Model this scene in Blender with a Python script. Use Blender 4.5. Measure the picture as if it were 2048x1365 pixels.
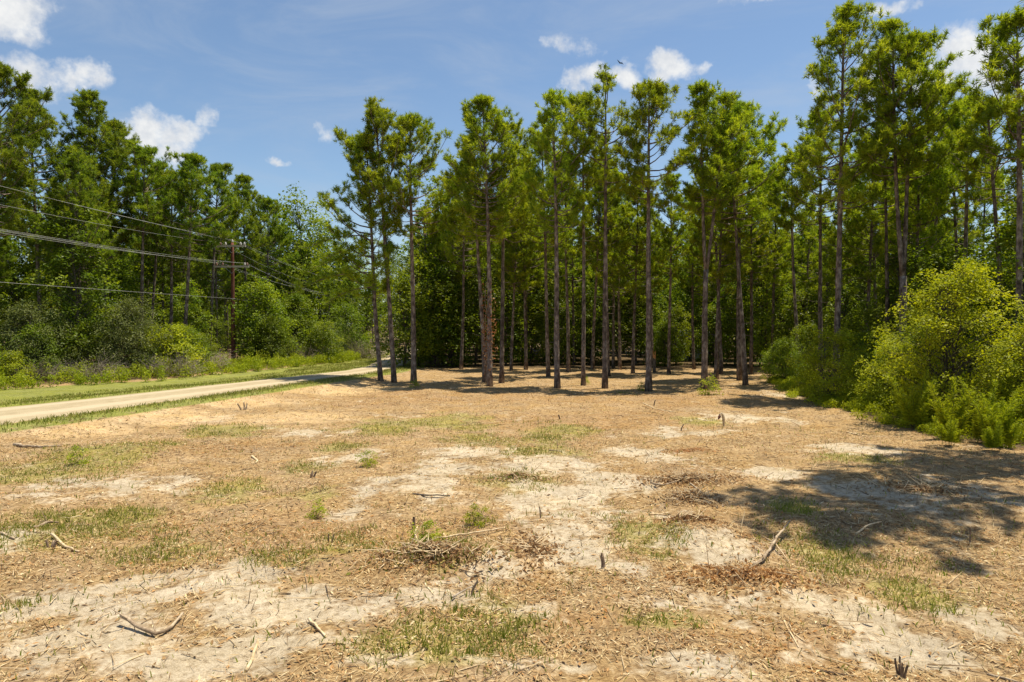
import bpy, math, random
import numpy as np
from mathutils import Vector

for o in list(bpy.data.objects):
    bpy.data.objects.remove(o)
scene = bpy.context.scene
COL = scene.collection
R = math.radians

# ------------------------------------------------------------------ camera
CAM_H, F_PX, CX, CY, HOR = 3.8, 1365.0, 1024.0, 682.5, 650.0
PITCH = math.atan((CY - HOR) / F_PX)
cam_d = bpy.data.cameras.new('camera')
cam_d.lens, cam_d.sensor_width = 24.0, 36.0
cam_d.clip_start, cam_d.clip_end = 0.1, 5000
cam = bpy.data.objects.new('camera', cam_d)
cam.location = (0, 0, CAM_H)
cam.rotation_euler = (R(90) - PITCH, 0, 0)
COL.objects.link(cam)
scene.camera = cam

# ------------------------------------------------------------------ sun, sky, exposure
SUN_EL = R(73)
SUN_AZ = math.atan2(0.94, 0.34)            # clockwise from +Y
SUN_DIR = Vector((math.sin(SUN_AZ) * math.cos(SUN_EL), math.cos(SUN_AZ) * math.cos(SUN_EL), math.sin(SUN_EL)))
sun_d = bpy.data.lights.new('sun', 'SUN')
sun_d.energy, sun_d.angle, sun_d.color = 5.0, R(0.55), (1.0, 0.905, 0.72)
sun = bpy.data.objects.new('sun', sun_d)
sun.rotation_euler = SUN_DIR.to_track_quat('Z', 'Y').to_euler()
sun.location = (0, 0, 60)
COL.objects.link(sun)
vs = scene.view_settings
vs.view_transform, vs.look, vs.exposure, vs.gamma = 'Standard', 'None', 0.58, 1.0
vs.use_curve_mapping = False
scene.render.engine = 'CYCLES'
cy = scene.cycles
cy.max_bounces, cy.diffuse_bounces, cy.glossy_bounces, cy.transmission_bounces = 6, 4, 2, 4
cy.use_denoising = True
cy.sample_clamp_indirect = 8


class NT:
    """small helper for node trees"""
    def __init__(self, tree):
        self.t = tree
        tree.nodes.clear()

    def n(self, kind, **kw):
        nd = self.t.nodes.new(kind)
        for k, v in kw.items():
            if k.startswith('in_'):
                nd.inputs[k[3:].replace('_', ' ')].default_value = v
            else:
                setattr(nd, k, v)
        return nd

    def l(self, a, b):
        self.t.links.new(a, b)

    def val(self, x, sock):
        if hasattr(x, 'is_output'):
            self.l(x, sock)
        else:
            sock.default_value = x

    def math(self, op, a, b=0.0, c=0.0, clamp=False):
        nd = self.n('ShaderNodeMath', operation=op, use_clamp=clamp)
        for i, x in enumerate((a, b, c)):
            self.val(x, nd.inputs[i])
        return nd.outputs[0]

    def mix(self, f, a, b, mode='MIX'):
        nd = self.n('ShaderNodeMix', data_type='RGBA', blend_type=mode)
        self.val(f, nd.inputs[0])
        self.val(a if hasattr(a, 'is_output') else (*a, 1) if len(a) == 3 else a, nd.inputs[6])
        self.val(b if hasattr(b, 'is_output') else (*b, 1) if len(b) == 3 else b, nd.inputs[7])
        return nd.outputs[2]

    def smooth(self, x, lo, hi, a=0.0, b=1.0):
        nd = self.n('ShaderNodeMapRange', interpolation_type='SMOOTHSTEP')
        for i, v in enumerate((x, lo, hi, a, b)):
            self.val(v, nd.inputs[i])
        return nd.outputs[0]

    def noise(self, vec, scale, detail=4.0, rough=0.55, dist=0.0, out=0):
        nd = self.n('ShaderNodeTexNoise')
        nd.inputs['Scale'].default_value = scale
        nd.inputs['Detail'].default_value = detail
        nd.inputs['Roughness'].default_value = rough
        nd.inputs['Distortion'].default_value = dist
        if vec is not None:
            self.l(vec, nd.inputs['Vector'])
        return nd.outputs[out]

    def ramp(self, f, stops):
        nd = self.n('ShaderNodeValToRGB')
        el = nd.color_ramp.elements
        while len(el) < len(stops):
            el.new(0.5)
        for e, (p, c) in zip(el, stops):
            e.position, e.color = p, (*c, 1)
        self.val(f, nd.inputs[0])
        return nd.outputs[0]


def px_dir(px, py):
    v = Vector(((px - CX) / F_PX, 1.0, -(py - CY) / F_PX))
    c, s = math.cos(-PITCH), math.sin(-PITCH)
    return Vector((v.x, v.y * c - v.z * s, v.y * s + v.z * c))


def gp(px, py):
    """ground point (flat ground) seen at a pixel"""
    d = px_dir(px, py)
    t = -CAM_H / d.z
    return d.x * t, d.y * t


def at(px, py, Y):
    """point at a pixel at ground distance Y"""
    d = px_dir(px, py)
    t = Y / d.y
    return Vector((d.x * t, Y, CAM_H + d.z * t))


def xat(px, Y):
    return (px - CX) / F_PX * Y


world = bpy.data.worlds.new('World')
scene.world = world
world.use_nodes = True
w = NT(world.node_tree)
sky = w.n('ShaderNodeTexSky', sky_type='NISHITA', sun_disc=False)
sky.sun_elevation, sky.sun_rotation = SUN_EL, SUN_AZ
sky.air_density, sky.dust_density, sky.ozone_density = 1.0, 0.6, 2.2
tc = w.n('ShaderNodeTexCoord')
D = tc.outputs['Generated']
sep = w.n('ShaderNodeSeparateXYZ')
w.l(D, sep.inputs[0])
az = w.math('ARCTAN2', sep.outputs[0], sep.outputs[1])
el = w.math('ARCSINE', sep.outputs[2])
# warp the direction a little so that cloud outlines are ragged
wn = w.noise(D, 9.0, 5.0, 0.6, out=1)
wsep = w.n('ShaderNodeSeparateColor')
w.l(wn, wsep.inputs[0])
azw = w.math('MULTIPLY_ADD', w.math('SUBTRACT', wsep.outputs[0], 0.5), 0.11, az)
elw = w.math('MULTIPLY_ADD', w.math('SUBTRACT', wsep.outputs[1], 0.5), 0.09, el)


def azel(px, py):
    d = px_dir(px, py).normalized()
    return math.atan2(d.x, d.y), math.asin(d.z)


# cloud lobes: pixel centre, half width, half height, strength
LOBES = [(0, 12, 62, 42, 1.0), (35, 62, 42, 24, .7), (80, 148, 60, 32, .95), (150, 140, 42, 26, .75), (105, 176, 48, 18, .5),
         (300, 268, 55, 42, 1.0), (285, 240, 30, 28, .9), (355, 268, 50, 22, .9), (403, 235, 28, 24, .8), (345, 300, 45, 25, .65),
         (640, 262, 24, 24, .55), (628, 245, 14, 12, .6), (557, 326, 22, 9, .62),
         (1120, 88, 40, 22, .42), (1160, 100, 32, 24, .42), (1085, 90, 14, 14, .4),
         (1185, 160, 65, 26, .95), (1255, 150, 45, 28, .95), (1345, 130, 55, 28, 1.0), (1390, 128, 25, 18, .7), (1290, 160, 60, 18, .7),
         (1935, 105, 62, 55, 1.05), (1975, 140, 60, 50, 1.0), (1870, 160, 45, 40, .8), (1790, 2, 50, 16, .8), (1545, 0, 30, 10, .5), (1600, 0, 28, 8, .4),
         (1608, 180, 9, 26, .5), (1745, 150, 40, 50, .7), (1650, -40, 200, 30, .6)]
lobes = []
for (px, py, rx, ry, s) in LOBES:
    a, e = azel(px, py)
    lobes.append((a, e, rx / F_PX, ry / F_PX, s))
_r = random.Random(5)
for k in range(16):                      # the same fair-weather cumulus goes on round the rest of the sky
    a = 0.85 + k * (2 * math.pi - 1.7) / 15
    e = R(_r.uniform(12, 38))
    for j in range(2):
        lobes.append((a + _r.uniform(-.06, .06), e + _r.uniform(-.02, .02), _r.uniform(.04, .10), _r.uniform(.02, .04), 1.0))
dens = None
for (a, e, ra, re, s) in lobes:
    a = (a + math.pi) % (2 * math.pi) - math.pi
    u = w.math('MULTIPLY', w.math('SUBTRACT', azw, a), 1 / ra)
    v = w.math('MULTIPLY', w.math('SUBTRACT', elw, e), 1 / re)
    q = w.math('MULTIPLY_ADD', u, u, w.math('MULTIPLY', v, v))
    f = w.math('MULTIPLY', w.math('MULTIPLY_ADD', q, -0.85, 1.0), s)
    dens = f if dens is None else w.math('SMOOTH_MAX', dens, f, 0.25)
cn = w.noise(D, 26.0, 7.0, 0.62)
cn2 = w.noise(D, 70.0, 6.0, 0.65)
dens = w.math('ADD', dens, w.math('MULTIPLY', w.math('SUBTRACT', cn, 0.5), 2.1))
dens = w.math('ADD', dens, w.math('MULTIPLY', w.math('SUBTRACT', cn2, 0.5), 0.7))
alpha = w.smooth(dens, 0.10, 1.05, 0.0, 0.96)
# thin high cirrus veil
mp = w.n('ShaderNodeMapping')
mp.inputs['Rotation'].default_value = (0.0, 0.0, 0.5)
mp.inputs['Scale'].default_value = (2.2, 5.0, 9.0)
w.l(D, mp.inputs[0])
cir = w.smooth(w.noise(mp.outputs[0], 1.7, 7.0, 0.62, 0.6), 0.40, 0.85, 0.0, 0.42)
lit = w.smooth(w.noise(D, 40.0, 5.0, 0.6), 0.3, 0.7, 0.0, 1.0)
ccol = w.mix(lit, (5.0, 5.2, 5.5), (6.6, 6.6, 6.5))
skyc = w.mix(1.0, sky.outputs[0], (0.93, 0.97, 0.97), 'MULTIPLY')
c1 = w.mix(cir, skyc, (3.6, 4.1, 4.8))
c2 = w.mix(alpha, c1, ccol)
bg = w.n('ShaderNodeBackground')
bg.inputs['Strength'].default_value = 0.095
w.l(c2, bg.inputs[0])
wo = w.n('ShaderNodeOutputWorld')
w.l(bg.outputs[0], wo.inputs[0])

# ------------------------------------------------------------------ numpy helpers
rng = np.random.default_rng(7)


def hash2(ix, iy, seed):
    h = (ix.astype(np.int64) * 374761393 + iy.astype(np.int64) * 668265263 + seed * 1442695041) & 0xffffffff
    h = ((h ^ (h >> 13)) * 1274126177) & 0xffffffff
    return ((h ^ (h >> 16)) & 0xffffff) / float(0xffffff)


def vnoise(x, y, seed=0):
    x0, y0 = np.floor(x), np.floor(y)
    fx, fy = x - x0, y - y0
    fx, fy = fx * fx * (3 - 2 * fx), fy * fy * (3 - 2 * fy)
    a, b = hash2(x0, y0, seed), hash2(x0 + 1, y0, seed)
    c, d = hash2(x0, y0 + 1, seed), hash2(x0 + 1, y0 + 1, seed)
    return (a * (1 - fx) + b * fx) * (1 - fy) + (c * (1 - fx) + d * fx) * fy


def fbm(x, y, seed=0, octv=4, gain=0.5):
    s, a, t = 0.0, 1.0, 0.0
    for k in range(octv):
        s = s + a * vnoise(x * 2 ** k + 17.3 * k, y * 2 ** k - 9.1 * k, seed + k)
        t += a
        a *= gain
    return s / t


def sstep(x, a, b):
    t = np.clip((x - a) / (b - a), 0, 1)
    return t * t * (3 - 2 * t)


def mesh_np(name, V, F, mats, midx=None, smooth=False, attrs=None):
    """V (n,3); F (m,k) array or list of such arrays"""
    me = bpy.data.meshes.new(name)
    Fs = F if isinstance(F, list) else [F]
    Fs = [f for f in Fs if len(f)]
    V = np.asarray(V, np.float32)
    me.vertices.add(len(V))
    me.vertices.foreach_set('co', V.ravel())
    loops = np.concatenate([f.ravel() for f in Fs]).astype(np.int32)
    sizes = np.concatenate([np.full(len(f), f.shape[1]) for f in Fs]).astype(np.int32)
    me.loops.add(len(loops))
    me.loops.foreach_set('vertex_index', loops)
    me.polygons.add(len(sizes))
    me.polygons.foreach_set('loop_start', np.concatenate([[0], np.cumsum(sizes)[:-1]]).astype(np.int32))
    me.polygons.foreach_set('loop_total', sizes)
    if midx is not None:
        me.polygons.foreach_set('material_index', np.asarray(midx, np.int32))
    me.polygons.foreach_set('use_smooth', np.full(len(sizes), bool(smooth)))
    for m in (mats if isinstance(mats, (list, tuple)) else [mats]):
        me.materials.append(m)
    for k, v in (attrs or {}).items():
        v = np.asarray(v, np.float32)
        if v.ndim == 1:
            a = me.attributes.new(k, 'FLOAT', 'POINT')
            a.data.foreach_set('value', v)
        else:
            a = me.attributes.new(k, 'FLOAT_COLOR', 'POINT')
            a.data.foreach_set('color', np.concatenate([v, np.ones((len(v), 1), np.float32)], 1).ravel())
    me.update(calc_edges=True)
    me.validate()
    return me


def link(name, me, parent=None, loc=None):
    o = bpy.data.objects.new(name, me)
    COL.objects.link(o)
    if parent is not None:
        o.parent = parent
    if loc is not None:
        o.location = loc
    return o


def tag(o, label=None, cat=None, group=None, kind=None):
    if label:
        o['label'] = label
    if cat:
        o['category'] = cat
    if group:
        o['group'] = group
    if kind:
        o['kind'] = kind
    return o


def root(name, label, cat, loc, rz=0.0, group=None, scale=1.0):
    o = link(name, None, None, loc)
    o.rotation_euler = (0, 0, rz)
    o.scale = (scale,) * 3
    o.empty_display_size = 0.2
    return tag(o, label, cat, group)


def unit(v):
    return v / np.maximum(np.linalg.norm(v, axis=-1, keepdims=True), 1e-9)


def frames(d):
    up = np.where(np.abs(d[:, 2:3]) > 0.9, np.array([[1.0, 0, 0]]), np.array([[0, 0, 1.0]]))
    a = unit(np.cross(d, up))
    return a, np.cross(d, a)


def sticks(A, B, ra, rb, k=4, caps=False):
    """batch of tapered prisms A->B"""
    A, B = np.atleast_2d(A).astype(float), np.atleast_2d(B).astype(float)
    n = len(A)
    ra, rb = np.broadcast_to(ra, n).reshape(n, 1, 1), np.broadcast_to(rb, n).reshape(n, 1, 1)
    u, v = frames(unit(B - A))
    th = np.arange(k) * 2 * math.pi / k
    ring = np.cos(th)[None, :, None] * u[:, None] + np.sin(th)[None, :, None] * v[:, None]
    V = np.concatenate([A[:, None] + ring * ra, B[:, None] + ring * rb], 1).reshape(-1, 3)
    i = np.arange(k)
    q = np.stack([i, (i + 1) % k, (i + 1) % k + k, i + k], 1)
    F = (q[None] + (np.arange(n) * 2 * k)[:, None, None]).reshape(-1, 4)
    if caps:
        return V, F, (np.arange(k)[None] + k + (np.arange(n) * 2 * k)[:, None])
    return V, F


def tube(P, r, k=8, jag=0.0, rg=None):
    """one smooth tube along points P with radii r; quads and two caps (k-gons)"""
    P = np.asarray(P, float)
    n = len(P)
    r = np.broadcast_to(r, n)
    T = unit(np.gradient(P, axis=0))
    u = None
    rings = []
    for i in range(n):
        if u is None:
            ref = np.array([0, 1.0, 0]) if abs(T[i][1]) < 0.9 else np.array([1.0, 0, 0])
            u = np.cross(T[i], ref)
        u = u - T[i] * np.dot(u, T[i])
        u = u / np.linalg.norm(u)
        v = np.cross(T[i], u)
        th = np.arange(k) * 2 * math.pi / k
        rr = r[i] * (1 + (jag * rg.uniform(-1, 1, k) if jag else 0))
        rings.append(P[i] + (np.cos(th) * rr)[:, None] * u + (np.sin(th) * rr)[:, None] * v)
    V = np.concatenate(rings)
    i = np.arange(k)
    q = np.stack([i, (i + 1) % k, (i + 1) % k + k, i + k], 1)
    F = (q[None] + (np.arange(n - 1) * k)[:, None, None]).reshape(-1, 4)
    caps = np.stack([i[::-1], i + (n - 1) * k])
    return V, F, caps


class Acc:
    """collects pieces into one mesh; faces are kept by size"""
    def __init__(self):
        self.V, self.F, self.M, self.n, self.T = [], [], [], 0, []

    def add(self, V, *Fs, m=0, tint=0.5):
        self.V.append(np.asarray(V, float))
        for F in Fs:
            if len(F):
                F = np.asarray(F)
                self.F.append(F + self.n)
                self.M.append(np.full(len(F), m))
        tint = np.asarray(tint, float)
        if tint.ndim == 0:
            tint = np.full(len(V), float(tint))
        elif tint.ndim == 1 and len(tint) == 3 and len(V) != 3:
            tint = np.tile(tint, (len(V), 1))
        self.T.append(tint)
        self.n += len(V)
        return self

    def build(self, name, mats, smooth=False, attr='tint'):
        return mesh_np(name, np.concatenate(self.V), self.F, mats, np.concatenate(self.M), smooth, {attr: np.concatenate(self.T)})


# ------------------------------------------------------------------ materials
def newmat(name):
    m = bpy.data.materials.new(name)
    m.use_nodes = True
    return m, NT(m.node_tree)


def foliage(name, dark, mid, light, trans=0.42, tint_t=(1.3, 1.25, 0.55), gloss=0.05, hue=0.03, rough=0.45):
    m, t = newmat(name)
    a = t.n('ShaderNodeAttribute', attribute_name='tint')
    oi = t.n('ShaderNodeObjectInfo')
    f = t.math('ADD', a.outputs['Fac'], t.math('MULTIPLY_ADD', oi.outputs['Random'], 0.34, -0.17), clamp=True)
    c = t.ramp(f, [(0.0, dark), (0.5, mid), (1.0, light)])
    hs = t.n('ShaderNodeHueSaturation')
    t.l(c, hs.inputs['Color'])
    t.val(t.math('MULTIPLY_ADD', oi.outputs['Random'], hue, 0.5 - hue / 2), hs.inputs['Hue'])
    c = hs.outputs[0]
    d = t.n('ShaderNodeBsdfDiffuse')
    t.l(c, d.inputs['Color'])
    tr = t.n('ShaderNodeBsdfTranslucent')
    t.l(t.mix(1.0, c, tint_t, 'MULTIPLY'), tr.inputs['Color'])
    mx = t.n('ShaderNodeMixShader')
    mx.inputs[0].default_value = trans
    t.l(d.outputs[0], mx.inputs[1])
    t.l(tr.outputs[0], mx.inputs[2])
    g = t.n('ShaderNodeBsdfGlossy')
    g.inputs['Roughness'].default_value = rough
    g.inputs['Color'].default_value = (1, 1, 1, 1)
    m2 = t.n('ShaderNodeMixShader')
    m2.inputs[0].default_value = gloss
    t.l(mx.outputs[0], m2.inputs[1])
    t.l(g.outputs[0], m2.inputs[2])
    o = t.n('ShaderNodeOutputMaterial')
    t.l(m2.outputs[0], o.inputs[0])
    return m


def solid(name, stops, scale=6.0, stretch=(1, 1, 1), rough=0.85, bump=0.3, bscale=30.0, metal=0.0, spec=0.2, rnd=0.0):
    m, t = newmat(name)
    tcn = t.n('ShaderNodeTexCoord')
    mpn = t.n('ShaderNodeMapping')
    mpn.inputs['Scale'].default_value = stretch
    t.l(tcn.outputs['Object'], mpn.inputs[0])
    f = t.noise(mpn.outputs[0], scale, 6.0, 0.65)
    f = t.smooth(f, 0.25, 0.75)
    c = t.ramp(f, stops)
    if rnd:
        oi = t.n('ShaderNodeObjectInfo')
        hs = t.n('ShaderNodeHueSaturation')
        t.l(c, hs.inputs['Color'])
        t.val(t.math('MULTIPLY_ADD', oi.outputs['Random'], rnd, 1 - rnd / 2), hs.inputs['Value'])
        c = hs.outputs[0]
    p = t.n('ShaderNodeBsdfPrincipled')
    t.l(c, p.inputs['Base Color'])
    p.inputs['Roughness'].default_value = rough
    p.inputs['Metallic'].default_value = metal
    p.inputs['Specular IOR Level'].default_value = spec
    if bump:
        b = t.n('ShaderNodeBump')
        b.inputs['Strength'].default_value = bump
        b.inputs['Distance'].default_value = 0.02
        t.l(t.noise(mpn.outputs[0], bscale, 4.0, 0.6), b.inputs['Height'])
        t.l(b.outputs[0], p.inputs['Normal'])
    o = t.n('ShaderNodeOutputMaterial')
    t.l(p.outputs[0], o.inputs[0])
    return m


def piece_mat(name, rough=0.8, trans=0.0):
    """colour of each small piece comes from its own 'tint' colour"""
    m, t = newmat(name)
    a = t.n('ShaderNodeAttribute', attribute_name='tint')
    d = t.n('ShaderNodeBsdfDiffuse')
    t.l(a.outputs['Color'], d.inputs['Color'])
    s = d.outputs[0]
    if trans:
        tr = t.n('ShaderNodeBsdfTranslucent')
        t.l(a.outputs['Color'], tr.inputs['Color'])
        mx = t.n('ShaderNodeMixShader')
        mx.inputs[0].default_value = trans
        t.l(s, mx.inputs[1])
        t.l(tr.outputs[0], mx.inputs[2])
        s = mx.outputs[0]
    o = t.n('ShaderNodeOutputMaterial')
    t.l(s, o.inputs[0])
    return m


M_NEEDLE = foliage('pine_needles', (.13, .19, .015), (.25, .32, .022), (.42, .45, .034), 0.55, (1.25, 1.25, .42), 0.012)
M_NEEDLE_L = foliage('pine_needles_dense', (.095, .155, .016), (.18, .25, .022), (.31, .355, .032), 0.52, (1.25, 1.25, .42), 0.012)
M_LEAF = foliage('broad_leaves', (.085, .14, .010), (.16, .225, .014), (.29, .33, .02), 0.5, (1.35, 1.3, .4), 0.015)
M_LEAF_D = foliage('dark_broad_leaves', (.075, .12, .010), (.13, .185, .013), (.24, .285, .018), 0.45, (1.3, 1.3, .4), 0.015)
M_LEAF_Y = foliage('yellow_green_leaves', (.19, .25, .012), (.34, .395, .016), (.50, .53, .028), 0.45, (1.25, 1.2, .4), 0.012)
M_LEAF_G = foliage('grey_green_leaves', (.09, .12, .035), (.15, .18, .055), (.23, .255, .08), 0.35, (1.2, 1.2, .5), 0.012)
M_WEED = foliage('weed_leaves', (.19, .25, .014), (.31, .365, .022), (.45, .47, .045), 0.45, (1.25, 1.2, .4), 0.01)
M_FENNEL = foliage('feathery_leaves', (.19, .25, .012), (.32, .37, .018), (.46, .48, .03), 0.45, (1.25, 1.2, .4), 0.01)
M_BARK = solid('pine_bark', [(0, (.04, .03, .024)), (.4, (.125, .093, .075)), (.75, (.25, .20, .165)), (1, (.40, .35, .30))], 3.2, (1.6, 1.6, .8), 0.95, 1.0, 16, rnd=.5)
M_BARK_D = solid('dark_bark', [(0, (.035, .03, .026)), (.5, (.085, .07, .058)), (1, (.17, .145, .12))], 6.0, (1.5, 1.5, .4), 0.95, .8, 18, rnd=.5)
M_TWIG = solid('dry_twigs', [(0, (.16, .12, .09)), (.5, (.30, .25, .20)), (1, (.46, .41, .34))], 9.0, rough=.9, bump=0.0, rnd=.3)
M_STUB = solid('stub_bark', [(0, (.09, .06, .04)), (.5, (.20, .14, .095)), (1, (.36, .27, .19))], 12.0, (1, 1, .5), .9, .5, 40, rnd=.4)
M_WOODP = solid('pale_split_wood', [(0, (.34, .24, .13)), (.5, (.58, .44, .26)), (1, (.72, .60, .42))], 12.0, (1, 1, 1), .8, .3, 40, rnd=.25)
M_WOODG = solid('weathered_wood', [(0, (.14, .095, .06)), (.5, (.30, .225, .15)), (1, (.50, .40, .28))], 9.0, (1, 1, 1), .9, .5, 40, rnd=.3)
M_POLE = solid('treated_pole_wood', [(0, (.085, .032, .022)), (.5, (.14, .052, .036)), (1, (.20, .085, .06))], 4.0, (3, 3, .35), .9, .5, 20)
M_ARM = solid('grey_crossarm_wood', [(0, (.30, .27, .23)), (.5, (.45, .41, .36)), (1, (.58, .54, .48))], 5.0, (.5, 3, 3), .9, .3, 30)
M_WIRE = solid('aluminium_wire', [(0, (.38, .38, .37)), (1, (.50, .50, .49))], 5.0, rough=.5, bump=0, metal=.3)
M_PORC = solid('glazed_porcelain', [(0, (.50, .48, .46)), (1, (.66, .64, .62))], 5.0, rough=.25, bump=0, spec=.5)
M_PORC_D = solid('brown_porcelain', [(0, (.20, .10, .07)), (1, (.28, .16, .11))], 5.0, rough=.25, bump=0, spec=.5)
M_STEEL = solid('galvanised_steel', [(0, (.30, .31, .32)), (1, (.45, .46, .47))], 8.0, rough=.5, bump=0, metal=.6)
M_BIRD = solid('black_feathers', [(0, (.012, .011, .011)), (1, (.03, .027, .026))], 8.0, rough=.7, bump=0)
M_PIECE = piece_mat('litter_pieces', trans=.12)
M_BLADE = piece_mat('grass_blades', trans=.5)
M_WHITE = solid('white_siding', [(0, (.62, .62, .60)), (1, (.80, .80, .78))], 3.0, rough=.6, bump=0)
M_ROOF = solid('pale_metal_roof', [(0, (.50, .50, .50)), (1, (.68, .68, .67))], 3.0, rough=.4, bump=0, metal=.2)
M_DOOR = solid('grey_door_paint', [(0, (.20, .22, .24)), (1, (.28, .30, .32))], 3.0, rough=.5, bump=0)
M_GLASS = solid('dark_window_glass', [(0, (.02, .025, .03)), (1, (.04, .045, .05))], 3.0, rough=.08, bump=0, spec=.6)
M_DEADLEAF = piece_mat('dead_leaves', trans=.3)

# ------------------------------------------------------------------ layout of the place
ROAD = np.array([(-64, -75), (-42, -22), (-28.5, 6), (-19.8, 26.0), (-16.5, 35.1), (-13.4, 44.7), (-11.2, 51.4), (-10.9, 59), (-12.2, 71), (-14.5, 95), (-15, 160), (-15, 400)], float)
ROADW = np.array([3.0, 3.0, 3.0, 2.85, 2.35, 1.9, 1.75, 1.8, 1.9, 1.9, 1.9, 1.9])
BUSH_L = np.array([(-80, -30), (-44, 26), (-37, 33), (-30.2, 40.5), (-27.5, 43.6), (-24.4, 47), (-21.0, 54), (-18.9, 61.5), (-17.4, 70), (-17.2, 82), (-18.5, 100), (-19, 160), (-19, 400)], float)
EDGE_R = np.array([(15.5, -40), (16.2, 8), (15.4, 19.5), (14.0, 22.5), (14.1, 28), (14.6, 34), (15.6, 40), (17.0, 45), (18.0, 50)], float)


def poly_dist(P, x, y, wd=None):
    """distance to a polyline, signed (+ on its right side), and interpolated width"""
    best = np.full(x.shape, 1e9)
    sgn = np.zeros(x.shape)
    wid = np.zeros(x.shape)
    for i in range(len(P) - 1):
        ax, ay = P[i]
        dx, dy = P[i + 1] - P[i]
        L2 = dx * dx + dy * dy
        t = np.clip(((x - ax) * dx + (y - ay) * dy) / L2, 0, 1)
        ex, ey = x - ax - t * dx, y - ay - t * dy
        d = np.hypot(ex, ey)
        s = np.where(dx * ey - dy * ex < 0, 1.0, -1.0)
        m = d < best
        best = np.where(m, d, best)
        sgn = np.where(m, s, sgn)
        if wd is not None:
            wid = np.where(m, wd[i] + t * (wd[i + 1] - wd[i]), wid)
    return best * sgn, wid


MOUNDS = [(1400, 1075, 1.0, .8, .26), (1350, 995, .9, .5, .16), (1240, 1150, .35, .25, .10), (1120, 930, 1.4, .4, .08), (870, 1130, 1.1, .6, .16), (1490, 1165, .9, .45, .10),
          (1040, 965, .7, .5, .12), (1730, 960, 1.6, .8, .15), (1880, 1010, 1.2, .8, .14), (1650, 1040, 1.2, .6, .12), (620, 1290, 1.1, .4, .07), (1000, 1350, .9, .3, .08), (320, 1345, .8, .3, .06),
          (60, 1080, .8, .4, .12), (250, 1230, 1.3, .5, .05), (300, 905, 1.8, .9, .15), (120, 905, 1.6, .9, .12), (1470, 805, 1.2, .6, .15), (1200, 800, 1.6, .6, .12)]
MOUNDS = [(*gp(a, b), rx, ry, h) for a, b, rx, ry, h in MOUNDS]
# twin tracks of the clearing machine
_T = [np.array([gp(a, b) for a, b in tr]) for tr in ([(960, 1420), (1040, 1230), (1100, 1090), (1120, 1000), (1108, 935), (1060, 880)],
                                                      [(1780, 1420), (1660, 1270), (1500, 1190), (1340, 1120), (1250, 1030), (1230, 960)],
                                                      [(-60, 1300), (130, 1225), (330, 1180), (520, 1150), (720, 1050), (840, 960)])]
TRACKS = [tr + np.array([[o_, 0]]) for tr in _T for o_ in (-.8, .8)]


def track_mask(x, y):
    m_ = np.zeros(x.shape)
    along = np.zeros(x.shape)
    for i, tr in enumerate(TRACKS):
        d_, s_ = poly_dist(tr, x, y, np.concatenate([[0], np.cumsum(np.hypot(*np.diff(tr, axis=0).T))]))
        g_ = sstep(np.abs(d_), .30, .20)
        along = np.where(g_ > m_, s_, along)
        m_ = np.maximum(m_, g_)
    return m_ * (.35 + .65 * sstep(fbm(x * .6, y * .6, 83, 2), .38, .58)), along



def gz(x, y):
    x, y = np.asarray(x, float), np.asarray(y, float)
    z = (fbm(x * .11, y * .11, 3, 3) - .5) * .34
    near = sstep(y, 90, 40)
    z = z + near * ((fbm(x * .55, y * .55, 11, 3) - .5) * .17 + (fbm(x * 2.2, y * 2.2, 21, 3) - .5) * .060)
    for mx, my, rx, ry, h in MOUNDS:
        z = z + h * np.exp(-((x - mx) / rx) ** 2 - ((y - my) / ry) ** 2)
    d, wd = poly_dist(ROAD, x, y, ROADW)
    ad = np.abs(d)
    flat = sstep(ad, wd + 3.2, wd + .6)
    zr = .30 * sstep(y, 75, 45) + .0 * y
    crown = .06 * (1 - np.clip(ad / np.maximum(wd, .1), 0, 1) ** 2)
    z = z * (1 - .92 * flat) + flat * zr + crown * (ad < wd)
    # shallow ditch and gentle rise beyond the far verge
    dl, _ = poly_dist(BUSH_L, x, y)
    z = z + .5 * sstep(-dl, -1.5, 8)
    return z


def gzf(x, y):
    return float(gz(np.array([x]), np.array([y]))[0])


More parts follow.
